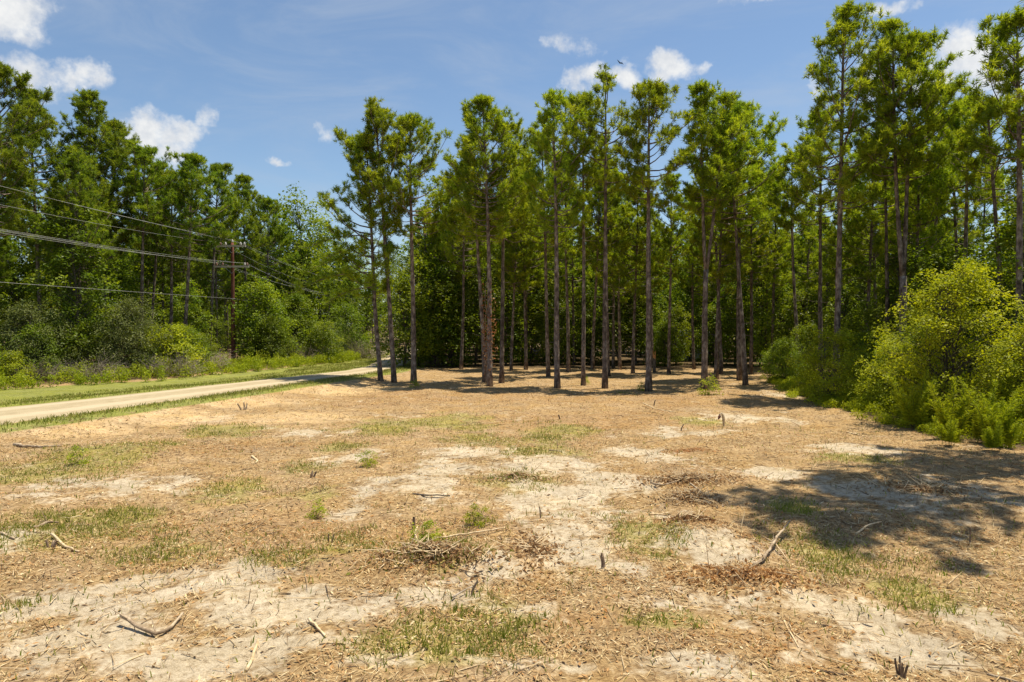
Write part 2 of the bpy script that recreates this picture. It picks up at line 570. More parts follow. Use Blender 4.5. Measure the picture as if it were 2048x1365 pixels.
PATCH = {
    'sand': [(150, 1300, 260, 60), (560, 1325, 260, 46), (760, 1350, 200, 26), (1130, 1060, 60, 120), (1000, 1160, 60, 40), (1850, 1300, 140, 40), (1330, 1330, 120, 22), (870, 970, 95, 55), (700, 1030, 45, 30), (1110, 928, 140, 18), (1130, 1010, 140, 50), (1125, 1110, 95, 55), (1360, 925, 75, 22), (1390, 1105, 110, 55), (1740, 1000, 120, 32),
             (1560, 955, 70, 20), (1490, 1205, 130, 36), (480, 1160, 100, 28), (260, 1225, 330, 50), (620, 1265, 210, 70), (380, 1345, 260, 32), (880, 1215, 95, 34), (250, 968, 160, 24),
             (40, 1085, 90, 34), (1690, 905, 130, 16), (1180, 1350, 230, 22), (1740, 1230, 80, 34), (1340, 865, 70, 10), (720, 915, 70, 14), (1240, 1150, 60, 18), (80, 990, 70, 14), (420, 838, 70, 8),
             (1980, 1000, 80, 30), (1480, 835, 110, 10), (930, 905, 90, 14), (1230, 960, 80, 22), (620, 865, 90, 10), (1060, 1230, 100, 24), (1640, 1190, 90, 28), (1950, 1230, 110, 40), (1330, 1210, 80, 20),
             (1560, 790, 60, 8), (1280, 900, 60, 10), (1420, 870, 70, 9)],
    'dirt': [(110, 868, 130, 15), (300, 838, 160, 12), (470, 808, 130, 10), (620, 780, 150, 10), (560, 838, 120, 10)],
    'green': [(95, 935, 140, 32), (450, 985, 70, 20), (180, 1055, 140, 40), (690, 893, 45, 10), (610, 930, 45, 12), (1080, 875, 48, 12), (1040, 962, 65, 26), (960, 1262, 95, 40), (900, 1320, 140, 36),
              (870, 842, 110, 14), (960, 880, 80, 12), (1070, 905, 80, 12), (1400, 842, 50, 8), (460, 862, 80, 12), (1150, 860, 60, 10), (700, 1105, 60, 24), (870, 1120, 90, 34), (1580, 1020, 50, 20),
              (1640, 1100, 90, 40), (320, 1110, 120, 30), (560, 1130, 60, 20), (1290, 1075, 60, 40), (1850, 1180, 80, 30), (1330, 1240, 60, 20), (230, 900, 110, 16), (1720, 925, 60, 12), (640, 985, 60, 14), (760, 860, 70, 10)],
    'red': [(700, 1095, 190, 50), (860, 1140, 120, 44), (1230, 845, 220, 30), (1060, 1110, 40, 80), (1370, 958, 120, 24), (1500, 1160, 110, 26), (560, 1060, 200, 60), (1350, 1080, 70, 26), (1250, 800, 330, 18),
            (820, 800, 220, 18), (1400, 1040, 130, 30), (1380, 908, 50, 7), (1520, 1100, 70, 26), (1150, 1250, 80, 26), (420, 900, 160, 16), (380, 1060, 150, 30), (1560, 1290, 160, 40), (960, 1050, 120, 30)],
    'tread': [(1130, 1000, 110, 44), (1110, 1110, 80, 46), (1500, 1205, 130, 34), (60, 1240, 130, 60), (960, 1100, 30, 22), (1740, 1235, 80, 40), (480, 1240, 130, 30)],
}


def patch_mask(kind, x, y, soft=1.25):
    m = np.zeros(x.shape)
    for (px, py, rx, ry) in PATCH[kind]:
        cx, cy_ = gp(px, py)
        x1, _ = gp(px + rx, py)
        y0, y1 = gp(px, py + ry)[1], gp(px, py - ry)[1]
        a, b = abs(x1 - cx), (y1 - y0) / 2
        q = ((x - cx) / a) ** 2 + ((y - (y0 + y1) / 2) / b) ** 2
        m = np.maximum(m, np.clip(soft - .65 * np.sqrt(q), 0, 1))
    return m


def masks(x, y):
    nz = fbm(x * .9, y * .9, 31, 4) - .5
    nz2 = fbm(x * 3.5, y * 3.5, 41, 3) - .5
    tk_, _ = track_mask(x, y)
    sand = np.clip(.34 * tk_ + patch_mask('sand', x, y, 1.05) * 1.15 - .27 + nz * 1.6 + nz2 * 1.3, 0, 1)
    green = np.clip(patch_mask('green', x, y) - .18 + nz * -1.0 + nz2 * .7, 0, 1)
    red = np.clip(patch_mask('red', x, y) - .15 + nz2 * .8 + (fbm(x * .5, y * .5, 77, 3) - .5) * .9, 0, 1)
    return sand, green, red


# ------------------------------------------------------------------ ground
def spaced(a, b, step0, grow, maxstep):
    out, s = [a], step0
    sg = 1 if b > a else -1
    while (b - out[-1]) * sg > 0:
        out.append(out[-1] + sg * s)
        s = min(s * grow, maxstep)
    return out


xs = np.array(sorted(set(spaced(0, 14, .11, 1.0, .11) + spaced(14, 60, .08, 1.06, 1.2) + spaced(60, 1600, 1.5, 1.25, 200)
                         + [-v for v in spaced(0, 14, .11, 1.0, .11)[1:]] + [-v for v in spaced(14, 60, .08, 1.05, 1.0)] + [-v for v in spaced(60, 1600, 1.5, 1.25, 200)])))
ys = np.array(sorted(set(spaced(6, 18, .07, 1.0, .07) + spaced(18, 80, .075, 1.015, .6) + spaced(80, 2400, .6, 1.22, 300) + spaced(6, -40, .06, 1.12, 2) + spaced(-40, -600, 3, 1.3, 150))))
xs = xs[np.concatenate([[True], np.diff(xs) > 1e-3])]
ys = ys[np.concatenate([[True], np.diff(ys) > 1e-3])]
GX, GY = np.meshgrid(xs, ys)
gx, gy = GX.ravel(), GY.ravel()
gzv = gz(gx, gy)
far = (np.abs(gx) > 130) | (gy > 160) | (gy < -60)
gzv = np.where(far, 0.0, gzv)
sand, green, red = masks(gx, gy)
dr, wr = poly_dist(ROAD, gx, gy, ROADW)
dl, _ = poly_dist(BUSH_L, gx, gy)
de, _ = poly_dist(EDGE_R, gx, gy)
nzv = fbm(gx * .7, gy * .7, 55, 3) - .5
verge = sstep(np.abs(dr), wr + 1.7, wr + .9) * (np.abs(dr) > wr - .3)               # strip of grass along the road
verge = np.maximum(verge, sstep(dl, -1, 1) * sstep(dr, -.5, -2.2))
dirt = np.clip(patch_mask('dirt', gx, gy) + nzv * .8, 0, 1)
# forest floor under the woods
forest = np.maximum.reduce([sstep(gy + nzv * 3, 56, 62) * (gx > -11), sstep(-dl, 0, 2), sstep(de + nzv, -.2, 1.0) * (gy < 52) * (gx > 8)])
tread = patch_mask('tread', gx, gy) * np.clip(sand * 1.6, 0, 1)
tkm, tka = track_mask(gx, gy)
gzv = gzv + np.where(far, 0, tkm * (-.035 + .022 * np.sin(tka * 2 * math.pi / .20)) + .02 * np.exp(-((tkm - .5) / .2) ** 2) * (tkm > .05))
ang = np.where(gx < -2, .5, np.where(gx > 3, -.35, .1))
rid = np.sin((gy * np.cos(ang) + gx * np.sin(ang)) * 2 * math.pi / .16)
gzv = gzv + np.where(far, 0, tread * rid * .020)
nx, ny = len(xs), len(ys)
ii = (np.arange(ny - 1)[:, None] * nx + np.arange(nx - 1)[None]).ravel()
GF = np.stack([ii, ii + 1, ii + 1 + nx, ii + nx], 1)

m, t = newmat('cleared_ground')
tcn = t.n('ShaderNodeTexCoord')
P = tcn.outputs['Object']


def att(t, n):
    return t.n('ShaderNodeAttribute', attribute_name=n).outputs['Fac']


n_f = t.noise(P, 55, 4, .7)
n_m = t.noise(P, 9, 5, .65)
n_l = t.noise(P, 1.3, 4, .6)
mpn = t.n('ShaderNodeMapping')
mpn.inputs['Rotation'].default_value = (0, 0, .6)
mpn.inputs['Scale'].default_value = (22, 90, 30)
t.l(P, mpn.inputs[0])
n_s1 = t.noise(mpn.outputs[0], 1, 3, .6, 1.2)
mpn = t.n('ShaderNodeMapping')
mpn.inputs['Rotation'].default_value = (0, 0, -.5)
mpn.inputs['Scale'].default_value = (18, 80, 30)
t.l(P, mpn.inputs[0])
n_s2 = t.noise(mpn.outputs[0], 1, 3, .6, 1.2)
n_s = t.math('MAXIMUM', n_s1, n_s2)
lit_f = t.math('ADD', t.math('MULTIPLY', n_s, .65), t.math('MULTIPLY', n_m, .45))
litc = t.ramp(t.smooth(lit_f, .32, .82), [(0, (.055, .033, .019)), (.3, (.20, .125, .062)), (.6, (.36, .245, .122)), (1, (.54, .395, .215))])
redc = t.ramp(t.smooth(lit_f, .32, .82), [(0, (.07, .038, .020)), (.35, (.20, .115, .055)), (.7, (.36, .225, .105)), (1, (.48, .34, .17))])
grnc = t.ramp(t.smooth(lit_f, .32, .82), [(0, (.085, .085, .02)), (.4, (.20, .185, .045)), (1, (.42, .36, .12))])
sandc = t.ramp(t.smooth(t.math('ADD', t.math('MULTIPLY', n_f, .5), t.math('MULTIPLY', n_m, .5)), .30, .66), [(0, (.17, .125, .085)), (.35, (.37, .30, .205)), (1, (.57, .485, .36))])
dirtc = t.ramp(n_m, [(.3, (.36, .24, .12)), (.7, (.60, .44, .24))])
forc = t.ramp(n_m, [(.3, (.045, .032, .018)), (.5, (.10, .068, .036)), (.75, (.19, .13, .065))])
vrgc = t.ramp(t.smooth(lit_f, .32, .82), [(0, (.07, .085, .018)), (.4, (.165, .185, .04)), (1, (.33, .30, .09))])
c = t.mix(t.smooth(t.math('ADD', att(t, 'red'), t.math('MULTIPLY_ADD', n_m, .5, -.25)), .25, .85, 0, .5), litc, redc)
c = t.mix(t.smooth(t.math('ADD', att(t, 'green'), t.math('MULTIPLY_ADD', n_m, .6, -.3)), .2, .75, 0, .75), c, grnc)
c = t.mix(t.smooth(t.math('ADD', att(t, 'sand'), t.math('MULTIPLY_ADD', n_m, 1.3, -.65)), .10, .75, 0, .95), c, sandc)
c = t.mix(t.smooth(att(t, 'dirt'), .3, .8, 0, .8), c, dirtc)
c = t.mix(t.smooth(t.math('ADD', att(t, 'verge'), t.math('MULTIPLY_ADD', n_m, .6, -.3)), .3, .7), c, vrgc)
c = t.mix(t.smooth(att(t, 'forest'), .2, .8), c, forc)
hs = t.n('ShaderNodeHueSaturation')
t.l(c, hs.inputs['Color'])
n_l2 = t.noise(P, .45, 3, .6)
t.val(t.math('ADD', t.math('MULTIPLY_ADD', n_l, .75, .40), t.math('MULTIPLY', n_l2, .45)), hs.inputs['Value'])
t.val(t.math('MULTIPLY_ADD', t.noise(P, .8, 4, .6, .5), .55, .72), hs.inputs['Saturation'])
p = t.n('ShaderNodeBsdfPrincipled')
t.l(hs.outputs[0], p.inputs['Base Color'])
p.inputs['Roughness'].default_value = .95
p.inputs['Specular IOR Level'].default_value = .1
b = t.n('ShaderNodeBump')
b.inputs['Strength'].default_value = .9
b.inputs['Distance'].default_value = .035
t.l(t.math('ADD', t.math('MULTIPLY', n_s, .5), t.math('ADD', t.math('MULTIPLY', n_m, .9), t.math('MULTIPLY', n_f, .35))), b.inputs['Height'])
t.l(b.outputs[0], p.inputs['Normal'])
o = t.n('ShaderNodeOutputMaterial')
t.l(p.outputs[0], o.inputs[0])
M_GROUND = m
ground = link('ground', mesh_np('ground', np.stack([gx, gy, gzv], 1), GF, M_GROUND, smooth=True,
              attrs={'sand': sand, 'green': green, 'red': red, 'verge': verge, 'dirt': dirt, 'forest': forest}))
tag(ground, 'cleared sandy ground strewn with straw and chips', kind='structure')
del GX, GY

# ------------------------------------------------------------------ road
m, t = newmat('gravel_road')
tcn = t.n('ShaderNodeTexCoord')
P = tcn.outputs['Object']
n1, n2, n3 = t.noise(P, 40, 4, .7), t.noise(P, 2.2, 5, .6), t.noise(P, .5, 3, .5)
c = t.ramp(t.math('ADD', t.math('MULTIPLY', n1, .45), t.math('MULTIPLY', n2, .55)), [(.3, (.29, .23, .145)), (.5, (.40, .325, .215)), (.7, (.52, .435, .30))])
lane = t.n('ShaderNodeAttribute', attribute_name='lane').outputs['Fac']
rut = t.smooth(t.math('ADD', lane, t.math('MULTIPLY_ADD', n3, .5, -.25)), .2, .8)
c = t.mix(t.math('MULTIPLY', rut, .6), t.mix(.35, c, (.27, .225, .13)), (.50, .42, .295))
dark = t.math('MULTIPLY', t.smooth(t.noise(P, 1.1, 6, .7, .8), .62, .72), t.n('ShaderNodeAttribute', attribute_name='worn').outputs['Fac'])
c = t.mix(t.math('MULTIPLY', dark, .8), c, (.17, .15, .12))
p = t.n('ShaderNodeBsdfPrincipled')
t.l(c, p.inputs['Base Color'])
p.inputs['Roughness'].default_value = .95
p.inputs['Specular IOR Level'].default_value = .1
b = t.n('ShaderNodeBump')
b.inputs['Strength'].default_value = .6
b.inputs['Distance'].default_value = .02
t.l(n1, b.inputs['Height'])
t.l(b.outputs[0], p.inputs['Normal'])
o = t.n('ShaderNodeOutputMaterial')
t.l(p.outputs[0], o.inputs[0])
seg = np.hypot(*np.diff(ROAD, axis=0).T)
cum = np.concatenate([[0], np.cumsum(seg)])
st = np.arange(0, cum[-1] - 180, .35)
cxr, cyr = np.interp(st, cum, ROAD[:, 0]), np.interp(st, cum, ROAD[:, 1])
k = np.ones(25) / 25
cxr2, cyr2 = np.convolve(np.pad(cxr, 12, 'edge'), k, 'valid'), np.convolve(np.pad(cyr, 12, 'edge'), k, 'valid')
wdr = np.interp(st, cum, ROADW)
tx, ty = np.gradient(cxr2), np.gradient(cyr2)
L = np.hypot(tx, ty)
nxr, nyr = ty / L, -tx / L
acr = np.linspace(-1, 1, 15)
edge = 1 + (fbm(st * .7, st * 0, 91, 3)[:, None] - .5) * .45 * np.abs(acr)[None] ** 3
RX = cxr2[:, None] + nxr[:, None] * acr[None] * wdr[:, None] * edge
RY = cyr2[:, None] + nyr[:, None] * acr[None] * wdr[:, None] * edge
rx, ry = RX.ravel(), RY.ravel()
rz = gz(rx, ry) + .030 - .045 * np.tile(np.abs(acr) ** 6, len(st))
lane = np.tile(np.exp(-((np.abs(acr) - .45) / .18) ** 2), len(st))
worn = np.tile(np.exp(-((acr + .55) / .25) ** 2), len(st))
n = len(acr)
ii = (np.arange(len(st) - 1)[:, None] * n + np.arange(n - 1)[None]).ravel()
road = link('gravel_road', mesh_np('gravel_road', np.stack([rx, ry, rz], 1), np.stack([ii, ii + 1, ii + 1 + n, ii + n], 1), m, smooth=True, attrs={'lane': lane, 'worn': worn}))
tag(road, 'pale sandy gravel road running past the clearing', kind='structure')

# ------------------------------------------------------------------ plant builders
def needles(C, A, n, length, width, rg, spread=.85, tint=None):
    """needle tufts at centres C with axes A -> triangles"""
    k = len(C)
    d = rg.normal(size=(k, n, 3))
    d = unit(unit(A)[:, None] * .62 + unit(d) * spread)
    base = C[:, None] - A[:, None] * rg.uniform(0, .22, (k, n, 1)) + d * .02
    ln = length * rg.uniform(.7, 1.15, (k, n, 1))
    side = unit(np.cross(d, rg.normal(size=(k, n, 3)))) * width * .5
    V = np.stack([base - side, base + side, base + d * ln], 2).reshape(-1, 3)
    F = np.arange(len(V)).reshape(-1, 3)
    tt = rg.uniform(.15, .85, k) if tint is None else tint
    tt = np.repeat(tt[:, None] + rg.uniform(-.08, .08, (k, n)), 3, 1).ravel()
    return V, F, np.clip(tt, 0, 1)


def pine(rg, H, cb, Rc, lean=(0, 0), r0=.15, dens=1.0, fork=None, nn=22, low=None, mat=None, top_open=0.0, side=(0, 0), clear=None):
    """returns (trunk mesh, crown mesh); lean = horizontal offset of the top"""
    W, N = Acc(), Acc()
    dens *= 1.5
    Rc *= 1.12
    n = 16
    wig = rg.uniform(-1, 1, 4)
    ph = rg.uniform(0, 6.28, 2)

    def axis(t, off=(0, 0)):
        t = np.asarray(t, float)
        x = lean[0] * t + .12 * wig[0] * np.sin(t * 4 + ph[0]) * (t > 0) * np.minimum(1, t * 3) + off[0]
        y = lean[1] * t + .12 * wig[1] * np.sin(t * 4.6 + ph[1]) * np.minimum(1, t * 3) + off[1]
        return np.stack([x, y, t * H], -1)

    tt = np.linspace(0, 1, n)
    rad = r0 * (1 - tt) ** .75 * .92 + .022 + r0 * .35 * np.exp(-tt * H / .25)
    stems = []
    P0 = axis(tt)
    P0[0, 2] = -.25
    if fork is None:
        V, F, c = tube(P0, rad, 9, .10, rg)
        W.add(V, F, c)
        stems.append((lambda t: axis(t), 0.0, H, 1.0))
    else:
        tf, sep_x, sep_y = fork
        kf = max(2, int(tf * (n - 1)))
        V, F, c = tube(P0[:kf + 1], rad[:kf + 1], 9, .10, rg)
        W.add(V, F, c)
        for s in (-1, 1):
            def ax2(t, s=s):
                t = np.asarray(t, float)
                u = np.clip((t - tt[kf]) / (1 - tt[kf]), 0, 1)
                o = np.stack([s * sep_x * u ** .7, s * sep_y * u ** .7, 0 * u], -1)
                return axis(t) + o
            t2 = np.linspace(tt[kf], 1, n - kf + 2)
            r2 = np.interp(t2, tt, rad) * .78
            P2 = ax2(t2)
            P2[0, 2] -= .2
            V, F, c = tube(P2, r2, 8, .08, rg)
            W.add(V, F, c)
            stems.append((ax2, s, H * (1 - .03 * (s > 0)), .72))
    TC, TA, TT = [], [], []
    for ax, s, Hs, rs in stems:
        z = cb + rg.uniform(0, .3)
        bA, bB, bra, brb = [], [], [], []
        sect = rg.uniform(.7, 1.25, 8)                     # some sides of a crown are fuller than others
        while z < Hs - .15:
            u = (z - cb) / (Hs - cb)
            nb = rg.integers(2, 4) if u < .8 else rg.integers(3, 5)
            a0 = rg.uniform(0, 6.28)
            for b_ in range(nb):
                a = a0 + b_ * 6.283 / nb + rg.uniform(-.6, .6)
                prof = .42 * (1 - u) + .74 * math.sin(math.pi * min(1, u) ** .70)
                Lb = (Rc * rs * prof + .16) * rg.uniform(.55, 1.15) * sect[int(a / .7854) % 8]
                ca, sa = math.cos(a), math.sin(a)
                Lb *= 1 + side[0] * ca + side[1] * sa
                if top_open and rg.uniform() < top_open:
                    continue
                if clear is not None and clear[0] < u < clear[1] and rg.uniform() < clear[2]:
                    continue
                e0 = R(8 + 46 * u + rg.uniform(-16, 16))
                o = ax(np.array(z / H))
                m_ = 5
                q = np.linspace(0, 1, m_)
                up = q * math.sin(e0) + q ** 2 * (.12 + .20 * u) - .12 * (1 - u) * np.sin(q * 3.14)
                bend = rg.uniform(-.3, .3) * q ** 2
                hx = q * math.cos(e0)
                pts = o + Lb * np.stack([hx * ca - bend * sa, hx * sa + bend * ca, up], -1)
                rb = max(.008, .012 + .013 * Lb) * (1 - q * .75)
                over = pts[-1, 2] - (Hs - .25)
                if over > 0:
                    pts[:, 2] -= over * q ** 1.3
                for i in range(m_ - 1):
                    bA.append(pts[i]); bB.append(pts[i + 1]); bra.append(rb[i]); brb.append(rb[i + 1])
                # pads of tufts: one at the tip, others on side shoots
                ncl = 1 + int(Lb * 1.5 * dens + rg.uniform(0, 1.3))
                for j in range(ncl):
                    q_ = 1.0 if j == 0 else rg.uniform(.28, 1.0) ** .75
                    f = q_ * (m_ - 1)
                    i = min(int(f), m_ - 2)
                    c0 = pts[i] + (pts[i + 1] - pts[i]) * (f - i)
                    out = pts[-1] - pts[-2]
                    out = out / np.linalg.norm(out)
                    lat = np.array([-sa, ca, 0]) * rg.choice([-1, 1]) * rg.uniform(.3, 1.3) * (j > 0)
                    sd = out * rg.uniform(.4, 1.0) + lat + np.array([0, 0, rg.uniform(.15, .9)])
                    sd = sd / np.linalg.norm(sd)
                    ls = rg.uniform(.08, .25) if j == 0 else rg.uniform(.25, .75) * (1.1 - .3 * u)
                    c1 = c0 + sd * ls
                    bA.append(c0); bB.append(c1); bra.append(.011); brb.append(.007)
                    tb = rg.uniform(.12, .9)
                    nt = int(rg.integers(3, 7))
                    for t_ in range(nt):
                        dv = rg.normal(size=3) * np.array([.17, .17, .13]) * (t_ > 0)
                        axv = sd * .7 + dv * 2.2 + np.array([0, 0, .55])
                        c2 = c1 + dv + np.array([0, 0, .05])
                        c2[2] = min(c2[2], Hs + .02)
                        TC.append(c2); TA.append(axv / np.linalg.norm(axv)); TT.append(tb + rg.uniform(-.1, .1))
            z += rg.uniform(.30, .56) / dens ** .5
        # leader
        topp = ax(np.array(Hs / H))
        for j in range(5):
            dv = rg.normal(size=3) * .12
            TC.append(topp + dv + np.array([0, 0, .05 * j])); TA.append(np.array([0, 0, 1.0])); TT.append(.5)
        V, F = sticks(np.array(bA), np.array(bB), np.array(bra), np.array(brb), 4)
        W.add(V, F)
    # dead stubs on the bare bole
    k = int(rg.integers(10, 22))
    zz = rg.uniform(cb * .3, cb, k)
    aa = rg.uniform(0, 6.28, k)
    A = stems[0][0](zz / H) if fork is None else axis(zz / H)
    ln = rg.uniform(.15, .9, k)[:, None]
    B = A + ln * np.stack([np.cos(aa), np.sin(aa), rg.uniform(-.1, .35, k)], -1)
    V, F = sticks(A, B, .018, .006, 4)
    W.add(V, F)
    if low is not None:                                # extra long low boughs: (z, azimuth, length)
        for (z, a, Lb) in low:
            o = axis(np.array(z / H))
            q = np.linspace(0, 1, 7)
            ca, sa = math.cos(a), math.sin(a)
            pts = o + Lb * np.stack([q * ca, q * sa, .10 * q - .34 * q ** 2 + rg.uniform(-.04, .04) * q], -1)
            V, F = sticks(pts[:-1], pts[1:], .045 * (1 - q[:-1] * .8), .045 * (1 - q[1:] * .8), 5)
            W.add(V, F)
            ns = int(Lb * 13)
            for j in range(ns):
                f = rg.uniform(.25, 1) * 6
                i = min(int(f), 5)
                c0 = pts[i] + (pts[i + 1] - pts[i]) * (f - i)
                sd = np.array([ca * .5 - sa * rg.uniform(-1, 1), sa * .5 + ca * rg.uniform(-1, 1), rg.uniform(-.2, .5)])
                sd /= np.linalg.norm(sd)
                c1 = c0 + sd * rg.uniform(.15, .75)
                V, F = sticks(c0[None], c1[None], .010, .005, 3)
                W.add(V, F)
                TC.append(c1); TA.append(unit(sd + np.array([0, 0, .4]))); TT.append(rg.uniform(.2, .7))
    V, F, tn = needles(np.array(TC), np.array(TA), nn, .25, .040 if nn > 20 else .046, rg, tint=np.array(TT))
    N.add(V, F, tint=tn)
    return W.build('pine_trunk', M_BARK, True), N.build('pine_crown', mat or M_NEEDLE)


def leaves(C, sz, rg, Nrm=None, flat=.5, tint=None, asp=.66):
    """diamond leaves with a folded midrib, centres C, random sizes around sz"""
    k = len(C)
    nrm = unit(rg.normal(size=(k, 3)) + np.array([0, 0, flat * 2]) + (0 if Nrm is None else Nrm))
    a = unit(np.cross(nrm, rg.normal(size=(k, 3))))
    b_ = np.cross(nrm, a)
    s = (sz * rg.uniform(.6, 1.3, k))[:, None]
    fold = nrm * s * .12
    V = np.stack([C - a * s * .5, C + b_ * s * asp * .5 + fold, C + a * s * .5, C - b_ * s * asp * .5 + fold], 1).reshape(-1, 3)
    i = np.arange(k)[:, None] * 4
    F = np.concatenate([i + np.array([[0, 1, 2]]), i + np.array([[0, 2, 3]])])
    t_ = rg.uniform(.1, .9, k) if tint is None else np.clip(tint + rg.uniform(-.15, .15, k), 0, 1)
    return V, F, np.repeat(t_, 4)


def broad(rg, H, Rc, z0, nclump, nleaf, lsz, mat, r0=.09, stems=1, bark=None, spread=.45, shape=.8, twiggy=0):
    """broadleaf tree or shrub: crown fills z0..H with leafy sprays at the ends of limbs"""
    W, N = Acc(), Acc()
    bark = bark or M_BARK_D
    CC, CT = [], []
    bases = []
    for s in range(stems):
        a = rg.uniform(0, 6.28)
        b0 = np.array([math.cos(a), math.sin(a), 0]) * (.0 if stems == 1 else rg.uniform(.05, .25) * min(Rc, 1.5))
        top = np.array([b0[0] * 2.2 + rg.normal() * .12 * Rc, b0[1] * 2.2 + rg.normal() * .12 * Rc, H * rg.uniform(.78, .94)])
        q = np.linspace(0, 1, 8)[:, None]
        mid = rg.normal(size=3) * np.array([.08, .08, 0]) * H * .4
        pts = b0 + (top - b0) * q + np.sin(q * 3.14) * mid
        pts[0, 2] = -.15
        V, F, c = tube(pts, r0 * (1 - q[:, 0] * .85) / stems ** .4, 7, .08, rg)
        W.add(V, F, c)
        bases.append(pts)
    A, B, ra, rb = [], [], [], []
    lobe_s = float(rg.uniform(0, 50))
    for j in range(nclump):
        pts = bases[rg.integers(len(bases))]
        u = (j + rg.uniform()) / nclump                      # height fraction in the crown
        zc = z0 + (H - z0) * u
        prof = math.sin(math.pi * min(1, max(.02, .12 + .83 * u)) ** shape) ** .6
        a = rg.uniform(0, 6.28)
        rr = Rc * prof * math.sqrt(rg.uniform(.12, 1.0)) * rg.uniform(.75, 1.15)
        lob = .58 + .85 * float(fbm(np.array([math.cos(a) * 1.6 + lobe_s]), np.array([math.sin(a) * 1.6 + zc * 1.4 / max(1.0, Rc * .6)]), 29, 2)[0])
        rr *= lob
        zc = zc * (.93 + .12 * lob) + (rg.uniform(0, .10) * H if u > .8 else 0)
        if rg.uniform() < .16:
            rr *= rg.uniform(1.1, 1.4)
            zc += rg.uniform(-.02, .10) * H
        tip = np.array([math.cos(a) * rr, math.sin(a) * rr, zc])
        zi = max(.1 * H, zc - rr * rg.uniform(.4, .9))
        i = int(np.clip(np.searchsorted(pts[:, 2], zi), 1, 7))
        f = np.clip((zi - pts[i - 1, 2]) / max(1e-3, pts[i, 2] - pts[i - 1, 2]), 0, 1)
        o = pts[i - 1] + (pts[i] - pts[i - 1]) * f
        m_ = (o + tip) / 2 + np.array([0, 0, .12 * rr]) + rg.normal(size=3) * .05 * rr
        for p0, p1, x0, x1 in ((o, m_, .22, .13), (m_, tip, .13, .05)):
            A.append(p0); B.append(p1); ra.append(r0 * x0); rb.append(r0 * x1)
        CC.append(tip); CT.append(rg.uniform(.15, .85))
        dirv = tip - o
        # twigs round the tip
        for q in range(1 + twiggy):
            e = tip + rg.normal(size=3) * spread * np.array([1, 1, .6])
            A.append(tip); B.append(e); ra.append(r0 * .05); rb.append(r0 * .02)
    V, F = sticks(np.array(A), np.array(B), np.maximum(.005, np.array(ra)), np.maximum(.003, np.array(rb)), 4)
    W.add(V, F)
    CC, CT = np.array(CC), np.array(CT)
    per = max(1, nleaf // nclump)
    off = rg.normal(size=(nclump, per, 3)) * spread * .82 * np.array([1, 1, .5])
    off[..., 2] -= .35 * (off[..., 0] ** 2 + off[..., 1] ** 2) / max(spread, .05)
    Lc = (CC[:, None] + off).reshape(-1, 3)
    Lc[:, 2] = np.maximum(Lc[:, 2], .04)
    outw = unit(Lc - np.array([0, 0, (z0 + H) / 2])) * .6
    V, F, tn = leaves(Lc, lsz, rg, outw, .75, np.repeat(CT, per))
    N.add(V, F, tint=tn)
    return W.build('woody_stem', bark, True), N.build('leafy_crown', mat)


def fennel(rg, H, nstem=9):
    """feathery arching plumes on thin stems"""
    W, N = Acc(), Acc()
    for s in range(nstem):
        a = rg.uniform(0, 6.28)
        h = H * rg.uniform(.5, 1.05)
        dv = np.array([math.cos(a), math.sin(a), 0])
        b0 = dv * rg.uniform(.02, .25)
        ln_ = rg.uniform(.05, .42) * h
        q = np.linspace(0, 1, 7)[:, None]
        pts = b0 + dv * ln_ * q ** 1.8 + np.array([0, 0, 1.0]) * h * (q - .10 * q ** 3 * ln_ / h)
        V, F = sticks(pts[:-1], pts[1:], .008, .005, 3)
        W.add(V, F)
        k = 300
        u = rg.uniform(.15, 1.0, k)
        f = u * 6
        i = np.minimum(f.astype(int), 5)
        c = pts[i] + (pts[i + 1] - pts[i]) * (f - i)[:, None]
        aa = rg.uniform(0, 6.28, k)
        ln = (.24 * (1.08 - u) ** .5 + .04) * rg.uniform(.5, 1.25, k)
        d = unit(np.stack([np.cos(aa), np.sin(aa), rg.uniform(.1, 1.5, k)], -1) + dv * .25)
        e = c + d * ln[:, None] - np.array([0, 0, .25]) * (ln ** 2)[:, None]
        side = unit(np.cross(d, rg.normal(size=(k, 3)))) * .011
        mid = c + d * ln[:, None] * .55
        V = np.stack([c, mid + side, e, mid - side], 1).reshape(-1, 3)
        i = np.arange(k)[:, None] * 4
        F = np.concatenate([i + np.array([[0, 1, 2]]), i + np.array([[0, 2, 3]])])
        N.add(V, F, tint=np.repeat(np.clip(rg.normal(.5, .22, k), 0, 1), 4))
    return W.build('plume_stem', M_LEAF_G, False), N.build('plume_foliage', M_FENNEL)


def brush(rg, Rb, Hb, n=220):
    """tangle of dead grey twigs"""
    W = Acc()
    a = rg.uniform(0, 6.28, n)
    r = np.sqrt(rg.uniform(0, 1, n)) * Rb * .6
    A = np.stack([np.cos(a) * r, np.sin(a) * r, rg.uniform(0, .25, n) * Hb], -1)
    d = unit(np.stack([np.cos(a) * .8 + rg.normal(size=n) * .6, np.sin(a) * .8 + rg.normal(size=n) * .6, rg.uniform(.2, 1.4, n)], -1))
    B = A + d * (rg.uniform(.5, 1.1, n) * Hb)[:, None]
    W.add(*sticks(A, B, .010, .003, 3))
    k = n * 3
    j = rg.integers(0, n, k)
    q = rg.uniform(.35, 1, k)[:, None]
    A2 = A[j] + (B[j] - A[j]) * q
    B2 = A2 + unit(d[j] + rg.normal(size=(k, 3)) * .8) * rg.uniform(.1, .45, k)[:, None] * Hb
    W.add(*sticks(A2, B2, .005, .002, 3))
    return W.build('dead_twigs', M_TWIG)


